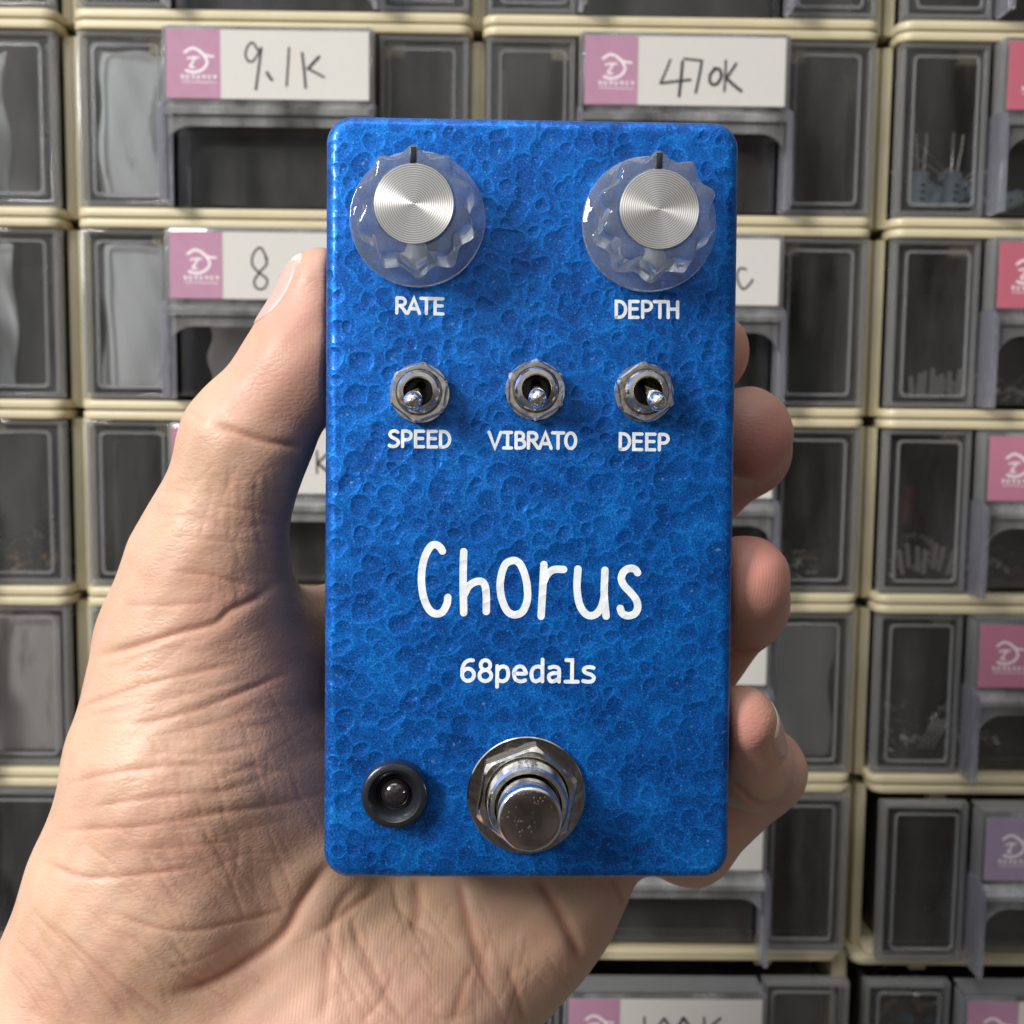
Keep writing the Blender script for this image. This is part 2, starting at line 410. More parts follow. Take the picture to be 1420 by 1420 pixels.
# ------------------------------------------------------------------ the wall of drawers
PX, PZ = 120.0, 56.0
wb = bmesh.new(); box(wb, -900, 900, 0, 40, -900, 900)
wo = obj('wall', wb, M['wall'], smooth=False); wo.location = UP + Vector((0, 0.150, 0)); tag(wo, kind='structure')

def casing_mesh():
    bm = bmesh.new()
    for s in (-1, 1):
        a, b = sorted((s * 56.9, s * 59.96))
        box(bm, a, b, 5.0, 128, 0.5, 53.2, 0.35)
    box(bm, -56.8, 56.8, 0.8, 128, 54.0, 55.6); box(bm, -56.8, 56.8, 0.8, 128, 0.4, 1.8)
    box(bm, -56.8, 56.8, 126, 128, 1.9, 53.9)
    def rail(z0, z1):
        hx = 57.6; pts = []
        y0, y1, r = -3.4, 7.0, 4.2
        for cx, a0 in ((-hx + r, 180), (hx - r, 270)):
            for i in range(9):
                a = RAD(a0 + 90 * i / 8); pts.append((cx + r * math.cos(a), y0 + r + r * math.sin(a)))
        pts.append((hx, y1)); pts.append((-hx, y1))
        c = 0.55
        def off(d, z):
            return [((p[0] - math.copysign(min(d, abs(p[0])), p[0])) if abs(p[0]) > hx - r - 0.1 else p[0], p[1] + (d if p[1] < y1 - 0.01 else 0), z) for p in pts]
        loop_stack(bm, [off(c, z0), off(0.16, z0 + c * 0.35), off(0, z0 + c), off(0, z1 - c), off(0.16, z1 - c * 0.35), off(c, z1)])
    rail(53.1, 55.75); rail(0.15, 2.85)
    for s in (-1, 1):
        a, b = sorted((s * 32, s * 37.5)); box(bm, a, b, 4, 8, 48.2, 52.0, 0.4)
    return bm
def arch_plate(bm, y0, y1, hx, z0, z1, ox, oz, r):
    """plate with an opening that has rounded top corners, open at the bottom"""
    outer = [(-hx, z0), (-hx, z1), (hx, z1), (hx, z0)]
    inner = [(-ox, z0)]
    for i in range(9):
        a = RAD(180 - 90 * i / 8); inner.append((-ox + r + r * math.cos(a), oz - r + r * math.sin(a)))
    for i in range(9):
        a = RAD(90 - 90 * i / 8); inner.append((ox - r + r * math.cos(a), oz - r + r * math.sin(a)))
    inner.append((ox, z0))
    # strips between inner and outer
    out = [(-hx, z0)]
    for (x, z) in inner[1:-1]:
        if x < -ox + r - 1e-6 and z < oz - 1e-6: out.append((-hx, z0 + (z1 - z0) * min(1, max(0.0, (z - z0) / (oz - z0)))))
        elif x > ox - r + 1e-6 and z < oz - 1e-6: out.append((hx, z0 + (z1 - z0) * min(1, max(0.0, (z - z0) / (oz - z0)))))
        else: out.append((math.copysign(hx, x), z1))
    out.append((hx, z0))
    ring = [[bm.verts.new((p[0], y, p[1])) for p in lst] for lst in (inner, out) for y in (y0, y1)]
    i0, i1, o0, o1 = ring
    n = len(inner)
    for k in range(n - 1):
        bm.faces.new((i0[k], o0[k], o0[k + 1], i0[k + 1]))
        bm.faces.new((i1[k], i1[k + 1], o1[k + 1], o1[k]))
        bm.faces.new((i0[k], i0[k + 1], i1[k + 1], i1[k]))
        bm.faces.new((o0[k], o1[k], o1[k + 1], o0[k + 1]))
    bm.faces.new((i0[0], i1[0], o1[0], o0[0])); bm.faces.new((i0[-1], o0[-1], o1[-1], i1[-1]))
    bmesh.ops.remove_doubles(bm, verts=[v for q in ring for v in q], dist=1e-5)
def pane_mesh(s):          # one window pane
    bm = bmesh.new(); a, b = sorted((s * 31.1, s * 55.9)); box(bm, a, b, -1.0, -0.1, 5.0, 51.0); return bm
def recess_mesh():         # the pane at the back of the finger recess
    bm = bmesh.new(); box(bm, -28.9, 28.9, 1.5, 2.4, 4.4, 32); return bm
def plate_mesh():          # label plate, the ledge under it and the arch of the grip
    bm = bmesh.new()
    box(bm, -28.9, 28.9, -10.0, -8.6, 31.25, 52.4, 0.25)
    vs = [(-10.0, 31.2), (-14.0, 29.0), (-14.0, 27.4), (-12.6, 27.4), (-12.6, 28.2), (-8.6, 30.4), (-8.6, 31.2)]
    loop_stack(bm, [[(x, p[0], p[1]) for p in vs] for x in (-28.9, 28.9)])
    arch_plate(bm, -12.5, -11.3, 28.3, 3.8, 27.2, 29.0, 24.4, 7.5)
    return bm
def frame_mesh(s):         # thick moulded edge round one window
    bm = bmesh.new()
    def fr(xa, xb, za, zb, w, y0, y1, bev):
        x0, x1 = sorted((s * xa, s * xb))
        sec = [(0, y1), (0, y0 + bev), (bev * 0.3, y0 + bev * 0.3), (bev, y0), (w - bev, y0), (w - bev * 0.3, y0 + bev * 0.3), (w, y0 + bev), (w, y1)]
        loops = [[(x0 + d, y, za + d), (x1 - d, y, za + d), (x1 - d, y, zb - d), (x0 + d, y, zb - d)] for d, y in sec]
        rs = [[bm.verts.new(p) for p in l] for l in loops]
        for a, b in zip(rs, rs[1:] + rs[:1]):
            for i in range(4): bm.faces.new((a[i], a[(i + 1) % 4], b[(i + 1) % 4], b[i]))
    fr(30.7, 56.6, 3.4, 52.7, 1.5, -2.4, 2.2, 0.45)
    return bm
def step_mesh(s):          # raised step inside the window
    bm = bmesh.new(); x0, x1 = sorted((s * 33.2, s * 52.8))
    sec = [(0, -1.05), (0, -1.6), (0.25, -1.9), (0.6, -1.9), (0.85, -1.6), (0.85, -1.05)]
    rs = []
    for d, y in sec:
        rs.append([bm.verts.new((px_, y, pz_)) for px_, pz_ in [((x0 + x1) / 2 + q[0], 28 + q[1]) for q in rrect((x1 - x0) / 2 - d, 21.6 - d, 1.6 - d * 0.5, 4)]])
    n = len(rs[0])
    for a, b in zip(rs, rs[1:] + rs[:1]):
        for i in range(n): bm.faces.new((a[i], a[(i + 1) % n], b[(i + 1) % n], b[i]))
    return bm
def lip_mesh():
    bm = bmesh.new(); box(bm, -28.9, 28.9, -8.5, 1.0, 52.5, 53.0); return bm
def cheek_mesh(s):         # one side cheek of the grip, thin beside the label and thick beside the opening
    bm = bmesh.new()
    pts = [(-14.2, 3.6), (-14.2, 28.6), (-13.4, 30.4), (-10.2, 31.8), (-2.7, 31.8), (-2.7, 3.6)]
    xs = [s * 28.95, s * 30.5]; c = 0.35; loops = []
    for x, d in ((xs[0], c), (xs[0] + s * c * 0.5, 0), (xs[1] - s * c * 0.5, 0), (xs[1], c)):
        loops.append([(x, p[0] + math.copysign(d, -8.4 - p[0]), p[1] + math.copysign(d, 17.0 - p[1])) for p in pts])
    loop_stack(bm, loops); return bm
def wing_mesh(s):
    bm = bmesh.new(); a, b = sorted((s * 29.0, s * 29.9)); box(bm, a, b, -10.0, -2.7, 32.0, 52.3, 0.2); return bm
def bin_mesh():            # tray: floor, two sides and a back in one piece
    bm = bmesh.new()
    sec = [(-51.8, 46), (-51.8, 4.2), (51.8, 4.2), (51.8, 46), (50.6, 46), (50.6, 5.4), (-50.6, 5.4), (-50.6, 46)]
    loop_stack(bm, [[(x, y, z) for x, z in sec] for y in (8.5, 110)])
    box(bm, -51.8, 51.8, 109.9, 111.5, 4.0, 46.2)
    return bm
def edge_mesh(s):  # dark strip added to imitate refraction along the drawer's edges
    bm = bmesh.new()
    pts = [(53.0, 50), (54.6, 50), (54.6, 4.95), (33, 4.95), (33, 6.3), (53.0, 6.3)]
    loop_stack(bm, [[(s * x, y, z) for x, z in pts] for y in (1.3, 3.0)]); return bm

EMBLEM = [([(245, 235), (285, 210), (330, 222), (368, 262), (380, 300), (352, 338), (300, 356), (252, 345)], 15),
          ([(335, 232), (375, 252), (418, 258)], 13), ([(262, 272), (290, 266), (328, 266)], 11), ([(305, 270), (292, 296), (276, 322), (300, 326)], 12)]
def px_label(p, bx):      # points given in a close-up of the label (its rectangle bx) -> mm on the label, x right, z up
    x0, y0, x1, y1 = bx
    return ((p[0] - x0) / (x1 - x0) * 57.4 - 28.7, 18.9 * (1 - (p[1] - y0) / (y1 - y0)))
B91 = (130, 95, 1370, 515)
WRITE = {
    '9.1K': (B91, [[(690, 215), (660, 172), (632, 190), (615, 240), (630, 282), (662, 282), (690, 240), (708, 203)], [(712, 203), (694, 330), (676, 455)], [(745, 352), (758, 375), (774, 396)], [(880, 200), (872, 320), (864, 430)],
                   [(960, 230), (972, 340), (980, 440)], [(1062, 252), (995, 325)], [(995, 325), (1045, 350), (1092, 375)]]),
    '470K': ((365, 115, 1058, 350), [[(660, 195), (645, 235), (628, 275)], [(628, 275), (680, 268), (730, 262)], [(702, 200), (698, 260), (693, 318)], [(708, 190), (768, 196)], [(768, 196), (762, 240), (750, 305)],
                   [(815, 222), (798, 245), (800, 272), (820, 276), (836, 250), (830, 226), (812, 222)], [(850, 195), (850, 250), (848, 300)], [(886, 205), (854, 255)], [(854, 255), (880, 278), (906, 298)]]),
    '8.2K': ((690, 105, 1555, 390), [[(1112, 217), (1085, 170), (1055, 195), (1048, 240), (1075, 275), (1112, 305), (1100, 342), (1070, 345), (1056, 315), (1080, 275), (1110, 240), (1106, 208)], [(1175, 290), (1177, 325)],
                   [(1250, 235), (1275, 222), (1290, 250), (1252, 330), (1300, 330)], [(1350, 225), (1350, 330)], [(1400, 225), (1355, 275), (1405, 325)]]),
    'c': ((-700, 180, 595, 592), [[(375, 370), (340, 363), (318, 400), (330, 455), (362, 492), (395, 470), (422, 434)], [(200, 330), (215, 420), (235, 480)], [(20, 340), (25, 490)], [(105, 350), (70, 420), (110, 490), (150, 420), (108, 350)]]),
    'K': ((0, 0, 600, 205), [[(440, 70), (440, 140)], [(478, 72), (442, 108)], [(442, 108), (480, 142)], [(330, 60), (335, 145)], [(380, 75), (365, 110), (385, 140), (405, 105), (382, 74)]]),
    '100K': ((0, 0, 600, 205), [[(235, 60), (240, 150)], [(295, 65), (275, 105), (295, 148), (320, 110), (297, 64)], [(355, 62), (338, 105), (355, 148), (380, 108), (357, 62)], [(420, 60), (422, 150)], [(470, 62), (424, 105)], [(424, 105), (475, 148)]]),
    'N': ((0, 0, 600, 205), [[(200, 150), (212, 60)], [(212, 60), (250, 150)], [(250, 150), (262, 58)], [(300, 70), (300, 150)]]),
}
MESH = {}
def shared(key, fn, mat, smooth=True):
    if key not in MESH:
        bm = fn(); bmesh.ops.recalc_face_normals(bm, faces=bm.faces[:])
        for v in bm.verts: v.co *= MM
        me = bpy.data.meshes.new(key.split('(')[0]); bm.to_mesh(me); bm.free()
        for p in me.polygons: p.use_smooth = smooth
        if smooth: me.set_sharp_from_angle(angle=RAD(35))
        me.materials.append(mat); MESH[key] = me
    return MESH[key]
LAB_M = Matrix(((1, 0, 0, 0), (0, 0, -1, 0), (0, 1, 0, 0), (0, 0, 0, 1)))     # label-plane x,y -> unit x,z facing -Y
def on_label(bm):
    bmesh.ops.transform(bm, matrix=LAB_M, verts=bm.verts[:])
def emblem_bm():
    bm = bmesh.new(); i = 0
    for pts, w in EMBLEM:
        q = [px_label(p, B91) for p in pts]
        q = [(x, y) for x, y in q]
        stroke(bm, smooth_line(q), w * 57.4 / 1240, 0.10 + 0.006 * i, thick=0.04); i += 1
    for k in range(7):                       # the row of tiny characters under the mark
        cx = 228 + k * 33; cy = 385
        for seg in ([(cx - 10, cy - 9), (cx + 10, cy - 9)], [(cx - 10, cy + 2), (cx + 10, cy + 1)], [(cx, cy - 14), (cx - 1, cy + 14)], [(cx - 9, cy + 13), (cx + 10, cy + 12)] if k % 2 else [(cx + 9, cy - 8), (cx + 9, cy + 12)]):
            stroke(bm, [px_label(p, B91) for p in seg], 5 * 57.4 / 1240, 0.10 + 0.006 * i, thick=0.03, cap=False); i += 1
    stroke(bm, [px_label(p, B91) for p in ((222, 414), (436, 417))], 4 * 57.4 / 1240, 0.10, thick=0.03, cap=False)
    bmesh.ops.translate(bm, verts=bm.verts[:], vec=(0, 0, 0)); on_label(bm); return bm
def writing_bm(key):
    bm = bmesh.new(); bx, strokes = WRITE[key]
    for i, s in enumerate(strokes):
        q = [px_label(p, bx) for p in s]
        stroke(bm, smooth_line([Vector(p) for p in q]), 0.78 + 0.12 * ((i * 37) % 3 - 1), 0.10 + 0.006 * i, thick=0.04)
    on_label(bm); return bm

P_M, P_R, P_P, P_L = (0.42, 0.215, 0.315), (0.47, 0.115, 0.16), (0.46, 0.17, 0.255), (0.31, 0.24, 0.34)
def storage_drawer(c, r, label, text=None, rgb=P_M, pull=0.0, dx=0.0, dz=0.0):
    x = (c - 1.5) * PX + dx - (0, 0, 1.8, 1.2)[c]; z = -(r + 1 - 2.5) * PZ + dz
    t = empty('storage_drawer', Matrix.Translation(UP + Vector((x, -5.2 - 0.4 * (c % 2), z)) * MM), label, 'drawer', 'stacked beige drawer units with clear fronts')
    link('casing', shared('casing', casing_mesh, M['beige']), None, t)
    parts = []
    def part(name, fn, mat, smooth=True, args=()):
        p = link(name, shared(name + str(args), lambda: fn(*args), M[mat], smooth), None, t); parts.append(p); return p
    for sd in (-1, 1):
        part('window_pane', pane_mesh, 'pane', False, (sd,)); part('window_frame', frame_mesh, 'rim', True, (sd,)); part('window_step', step_mesh, 'rim', True, (sd,))
        part('grip_cheek', cheek_mesh, 'rib', True, (sd,)); part('label_side', wing_mesh, 'rim', True, (sd,)); part('refraction_line', edge_mesh, 'navy', False, (sd,))
    part('recess_pane', recess_mesh, 'pane', False); part('grip_plate', plate_mesh, 'plate'); part('front_lip', lip_mesh, 'rim', False); part('inner_bin', bin_mesh, 'bin', False)
    for p in parts: p.location.y = -pull * MM
    def paper():
        bm = bmesh.new(); box(bm, -28.6, 28.6, -0.12, 0.0, 0, 18.9); return bm
    def pinkbm():
        bm = bmesh.new(); box(bm, -28.6, -13.4, -0.17, -0.125, 0.0, 18.9); return bm
    lab = link('paper_label', shared('paper_label', paper, M['paper'], False), None, t)
    lab.location = Vector((0, -10.3 - pull, 32.4)) * MM
    key = 'logo_panel' + str(rgb)
    pp = link('logo_panel', shared(key, pinkbm, pink(rgb), False), None, lab)
    em = link('emblem', shared('emblem', emblem_bm, M['emblem'], False), None, lab); em.location.y = -0.09 * MM
    if text:
        hw = link('handwriting', shared('handwriting_' + text, lambda: writing_bm(text), M['marker'], False), None, lab); hw.location.y = -0.05 * MM
    return t
UNITS = [
    (0, -1, 'top left corner drawer, only its lower edge in the frame', None, P_M, 0, 0, 0),
    (0, 0, 'dark clear drawer cut by the left edge, level with the 9.1K drawer', None, P_M, 0, 0, 0),
    (0, 1, 'clear drawer cut by the left edge with a milky bag, level with the thumb tip', None, P_M, 0, 0, 0),
    (0, 2, 'dark clear drawer cut by the left edge beside the thumb joint', None, P_M, 0, 0, 0),
    (0, 3, 'drawer cut by the left edge with pale pinkish and white film inside', None, P_M, 0, 0, 0),
    (0, 4, 'dark drawer at left edge just above the wrist', None, P_M, 3, 0, 0),
    (0, 5, 'dark drawer at the lower left corner behind the wrist', None, P_M, 3, 0, 0),
    (1, -1, 'drawer above the one marked 9.1K, only its lower edge showing', None, P_M, 0, 0, 0),
    (1, 0, 'clear drawer with pink and cream label handwritten 9.1K', '9.1K', P_M, 0, 0, 0),
    (1, 1, 'drawer with handwritten 8 on its label behind the thumb tip', '8.2K', P_M, 0, 0, 0),
    (1, 2, 'drawer behind the thumb with only a handwritten K of its label showing', 'K', P_P, 0, 0, 0),
    (1, 3, 'drawer hidden behind the base of the thumb, only its left casing strip showing', None, P_M, 0, 0, 0),
    (1, 4, 'drawer hidden behind the palm, left of the pedal bottom', None, P_M, 0, 0, 0),
    (2, -1, 'drawer above the one marked 470K, only its lower edge showing', None, P_M, 0, 0, 0),
    (2, 0, 'clear drawer with pink and white label handwritten 470K', '470K', P_M, 0, 0, 0),
    (2, 1, 'drawer right of the pedal top with handwritten letter c on white label', 'c', P_M, 0, 0, 0),
    (2, 2, 'dark drawer behind the middle finger', None, P_M, 0, 0, 0),
    (2, 3, 'drawer with bluish grey bag behind window beside the ring finger', None, P_M, 0, 0, 0),
    (2, 4, 'dark drawer below the little finger, right of the pedal bottom corner', None, P_M, 3, 0, 0),
    (2, 5, 'bottom drawer pulled out a little, label 100K cut by the lower frame edge', '100K', P_M, 14, -1, 2.0),
    (3, -1, 'top right corner drawer, only its lower edge in the frame', None, P_R, 0, 0, 0),
    (3, 0, 'drawer at right edge holding pale blue capacitors, red pink label', None, P_R, 0, 0, 0),
    (3, 1, 'drawer at right edge with a row of tiny pale components, deep pink label', None, P_R, 0, 0, 0),
    (3, 2, 'drawer at right edge with a dark red component inside, pink label', None, P_P, 0, 0, 0),
    (3, 3, 'drawer at right edge with thin slanted wires behind its window, pale pink label', None, P_P, 0, 0, 0),
    (3, 4, 'drawer at right edge with lavender label, pulled out a little from its casing', None, P_L, 9, 1, 0),
    (3, 5, 'bottom right drawer with mauve pink logo and white label cut by the frame', 'N', P_M, 12, -3, 1.0),
]
DR = {}
for c, r, lab, text, rgb, pull, dx, dz in UNITS:
    DR[(c, r)] = storage_drawer(c, r, lab, text, rgb, pull, dx, dz)
def in_drawer(c, r, x, y, z):
    return DR[(c, r)].location + Vector((x, y, z)) * MM

# film bags lying in some drawers
def film_bag(c, r, x0, x1, y, z0, z1, label, mat='bag', seed=0, cat='bag'):
    bm = bmesh.new(); nx, nz = 18, 26; g = np.random.default_rng(seed)
    ph = g.uniform(0, 6.28, 8)
    def dep(a, b):
        return 1.6 * math.sin(3 * a + ph[0] + 2 * b) + 1.0 * math.sin(7 * a - 4 * b + ph[1]) + 0.7 * math.sin(11 * b + 5 * a + ph[2]) + 0.4 * math.sin(17 * a + 13 * b + ph[3])
    F_ = []
    for side in (0, 1):
        lay = []
        for i in range(nx + 1):
            row = []
            for j in range(nz + 1):
                a, b = i / nx, j / nz
                puff = 2.0 * (math.sin(math.pi * a) * math.sin(math.pi * b)) ** 0.5
                yy = dep(a, b) * 0.42 + (-puff if side == 0 else puff)
                wob = 0.8 * math.sin(9 * b + ph[4])
                row.append(bm.verts.new((x0 + (x1 - x0) * a + wob, y + yy, z0 + (z1 - z0) * b + 0.6 * math.sin(8 * a + ph[5]) * b)))
            lay.append(row)
        for i in range(nx):
            for j in range(nz):
                bm.faces.new((lay[i][j], lay[i + 1][j], lay[i + 1][j + 1], lay[i][j + 1]))
        F_.append(lay)
    bmesh.ops.remove_doubles(bm, verts=bm.verts[:], dist=0.01)
    o = obj('film_bag', bm, M[mat]); o.location = DR[(c, r)].location
    tag(o, label, cat, 'plastic film bags inside the drawers'); return o
film_bag(1, 0, -52.8, -33, 4.6, 6.4, 49, 'white grey film bag behind the left window of the 9.1K drawer', seed=1)
film_bag(1, 1, -52.8, -33, 4.6, 6.4, 49.5, 'white grey film bag behind the left window of the drawer marked 8', seed=2)
film_bag(1, 1, -22, 12, 9, 6.5, 26, 'crumpled film bag in the grip opening of the drawer marked 8', 'bagpink', seed=3)
film_bag(0, 1, 30, 41, 4.8, 6.4, 49, 'grey film bag in the left edge drawer level with the thumb tip', seed=4)
film_bag(0, 0, 30, 40, 5, 6.4, 48, 'grey film bag in the left edge drawer level with the 9.1K drawer', seed=9)
film_bag(0, 3, 30, 52.5, 4.6, 6.4, 49, 'pinkish film bag in the left edge drawer beside the base of the thumb', 'bagpink', seed=5)
film_bag(2, 3, 33, 52.5, 4.8, 6.4, 48, 'bluish grey film bag beside the ring finger', seed=6)
# capacitors at the right edge
def capacitor(c, r, x, y, z, rot, label):
    t = empty('capacitor', Matrix.Translation(in_drawer(c, r, x, y, z)) @ rot.to_4x4(), label, 'capacitor', 'pale blue capacitors in the drawer')
    bm = bmesh.new(); lathe(bm, [(2.0, 0), (2.5, 0.4), (2.5, 8.3), (2.2, 8.6), (2.2, 8.9), (2.5, 9.2), (2.5, 10.3), (2.0, 10.8)], 24); obj('can', bm, M['capblue'], t)
    bm = bmesh.new()
    for k in range(3): box(bm, -0.7, 0.7, -2.62, -2.3, 2.0 + k * 2.0, 3.0 + k * 2.0)
    obj('printed_mark', bm, M['capmark'], t, False)
    for s in (-1, 1):
        bm = bmesh.new(); tube(bm, [(s * 1.0, 0, 10.7), (s * 1.1, 0.1, 14), (s * 1.5, 0.3, 18), (s * (1.4 if s > 0 else 2.0), 0.2, 22)], 0.34); obj('lead', bm, M['wire'], t)
E3 = Matrix.Identity(3)
capacitor(3, 0, -47.5, 4.2, 6.6, E3, 'pale blue capacitor standing nearest the left wall of its drawer')
capacitor(3, 0, -38.6, 4.2, 6.6, Matrix.Rotation(RAD(6), 3, 'Y') @ Matrix.Rotation(RAD(14), 3, 'Z'), 'pale blue capacitor standing beside the grip of its drawer')
capacitor(3, 0, -45, 9, 7.5, Matrix.Rotation(RAD(58), 3, 'Y') @ Matrix.Rotation(RAD(120), 3, 'Z'), 'blue capacitor leaning between the two standing ones')
capacitor(3, 0, -34, 12, 9, Matrix.Rotation(RAD(-62), 3, 'Y') @ Matrix.Rotation(RAD(100), 3, 'Z'), 'blue capacitor lying at the back beside the grip')
capacitor(3, 0, -24, 12, 8, Matrix.Rotation(RAD(70), 3, 'Y'), 'blue capacitor lying inside the grip opening at the frame edge')
capacitor(3, 0, -27, 20, 13, Matrix.Rotation(RAD(-50), 3, 'Y'), 'blue capacitor on top of the heap in the grip opening')
def small_part(c, r, x, y, z, h, rad, rot, label, mat, group, cat):
    bm = bmesh.new(); lathe(bm, [(rad * 0.6, 0), (rad, 0.3), (rad, h - 0.4), (rad * 0.5, h)], 12)
    o = obj('small_component', bm, M[mat]); o.matrix_world = Matrix.Translation(in_drawer(c, r, x, y, z)) @ rot.to_4x4()
    tag(o, label, cat, group)
for k in range(9):
    small_part(3, 1, -47.5 + k * 1.95, 3.4 + (k * 7 % 3) * 0.9, 6.4, 6.5 + (k * 5 % 4) * 0.8, 0.75, Matrix.Rotation(RAD(-6 + (k * 11) % 13), 3, 'Y'), 'tiny pale component standing in a row on the drawer floor', 'glassbody', 'row of tiny pale components', 'component')
for k in range(7):
    small_part(3, 2, -48 + k * 2.3, 3.6 + (k % 2) * 1.6, 8 + (k * 5 % 3), 8, 0.8, Matrix.Rotation(RAD(-10 + k * 4), 3, 'Y'), 'tiny pale component in the heap under a dark red part', 'glassbody', 'heap of tiny pale components', 'component')
small_part(3, 2, -47, 7, 23, 12, 2.4, Matrix.Rotation(RAD(6), 3, 'Y'), 'dark red component standing behind a drawer window', 'redpart', None, 'component')
for k in range(4):
    small_part(3, 3, -41 + k * 1.5, 3.0, 9.5, 11, 0.42, Matrix.Rotation(RAD(26), 3, 'Y'), 'thin pale wire slanting with others behind a drawer window', 'wire', 'slanted pale wires', 'wire')

def heap(c, r, x0, x1, y0, y1, h, n, seed, cols, label, wires=0.3):
    """a loose heap of tiny parts on the drawer floor"""
    g = random.Random(seed); bm = bmesh.new(); mats = []
    for k in range(n):
        x = g.uniform(x0, x1); y = g.uniform(y0, y1)
        top = h * (0.35 + 0.65 * math.sin(math.pi * (x - x0) / (x1 - x0)) ** 0.5) * (0.5 + 0.5 * (y - y0) / (y1 - y0))
        z = 6.0 + g.uniform(0, 1) ** 0.8 * top
        R = Matrix.Rotation(g.uniform(0, 6.28), 4, 'Z') @ Matrix.Rotation(RAD(g.uniform(50, 130)), 4, 'X')
        T = Matrix.Translation((x, y, z)) @ R; f0 = len(bm.faces)
        if g.random() < wires: lathe(bm, [(0.16, -7), (0.18, -6.8), (0.18, 6.8), (0.16, 7)], 6, M4=T); mi = 0
        else:
            rr = g.uniform(0.7, 1.15); lathe(bm, [(rr * 0.5, -2.6), (rr, -2.2), (rr * 0.85, -0.8), (rr * 0.85, 0.8), (rr, 2.2), (rr * 0.5, 2.6)], 10, M4=T); mi = 1 + g.randrange(len(cols))
        mats += [mi] * (len(bm.faces) - f0)
    o = obj('component_heap', bm, M['wire']); o.location = DR[(c, r)].location
    for q in cols: o.data.materials.append(M[q])
    for p_, mi in zip(o.data.polygons, mats): p_.material_index = mi
    tag(o, label, 'components', kind='stuff')
M['tan'] = simple('tan_resistor_body', (0.30, 0.20, 0.12), 0.4); M['darkpart'] = simple('dark_component', (0.03, 0.028, 0.03), 0.35); M['bluepart'] = simple('blue_resistor_body', (0.06, 0.16, 0.26), 0.4)
heap(0, 2, 25, 51, 10, 40, 16, 90, 3, ['darkpart', 'tan', 'darkpart'], 'heap of dark small parts in the left edge drawer beside the thumb joint')
heap(2, 0, -51, -31, 10, 40, 13, 70, 4, ['redpart', 'darkpart', 'tan'], 'heap of dark red and black parts in the 470K drawer')
heap(2, 2, 30, 51, 10, 40, 10, 60, 5, ['darkpart', 'tan', 'glassbody'], 'heap of small parts in the drawer behind the middle finger')
heap(3, 0, -51, -22, 12, 45, 15, 80, 6, ['capblue', 'darkpart', 'bluepart'], 'heap of blue and black parts behind the standing capacitors')
heap(3, 1, -30, -8, 10, 40, 9, 60, 7, ['glassbody', 'darkpart', 'glassbody'], 'heap of pale parts in the grip opening of the drawer with deep pink label')
heap(3, 2, -51, -10, 11, 45, 12, 110, 8, ['darkpart', 'glassbody', 'redpart'], 'heap of dark and pale parts in the drawer with a red component')
heap(3, 3, -51, -10, 11, 45, 9, 90, 9, ['darkpart', 'glassbody', 'darkpart'], 'heap of dark parts behind the slanted wires')
heap(1, 2, -51, -20, 10, 40, 11, 90, 10, ['darkpart', 'tan', 'bluepart'], 'heap of dark parts in the drawer behind the thumb')
heap(3, 5, -51, -20, 8, 40, 34, 160, 11, ['darkpart', 'bluepart', 'tan', 'darkpart'], 'tall heap of dark greenish parts in the bottom right drawer')
# ------------------------------------------------------------------ the pedal
R_PED = rotvec((1.90, -1.68, 0.48)); T_PED = Vector((2.74, -1.42, 180.89))
FLIP = Matrix(((1, 0, 0), (0, -1, 0), (0, 0, -1)))
PED = Matrix.Translation(view_to_world(T_PED)) @ (VROT @ R_PED @ FLIP).to_4x4()
def on_face(u, v, h=0.0):
    """where the ray through photo point (u, v) meets the plane h mm above the pedal's face; x right, y up"""
    d = Vector(((u - 710) / F, (v - 710) / F, 1.0))
    dl = FLIP @ (R_PED.transposed() @ d); ol = FLIP @ (R_PED.transposed() @ (-T_PED))
    k = (h - ol.z) / dl.z
    return Vector((ol.x + dl.x * k, ol.y + dl.y * k, h))
pedal = empty('effects_pedal', PED, 'blue hammered metal guitar effects pedal held in a hand, marked Chorus', 'guitar pedal')
HX, HY = 30.35, 56.3
bm = bmesh.new(); loops = []
fil = 1.9
for i in range(9):
    a = RAD(90 - 90 * i / 8)
    ins = fil * (1 - math.cos(a)); z = -fil * (1 - math.sin(a))
    loops.append([(x, y, z) for x, y in rrect(HX - ins, HY - ins, max(1.6, 3.9 - ins * 0.7))])
for z, o_ in ((-26.5, 0.7), (-26.8, 0.45), (-27.2, 0.45), (-27.5, 0.9), (-29.8, 0.9), (-30.5, 0.3)):
    loops.append([(x, y, z) for x, y in rrect(HX + o_, HY + o_, 3.9)])
loop_stack(bm, loops)
obj('enclosure', bm, M['paint'], pedal, angle=50)

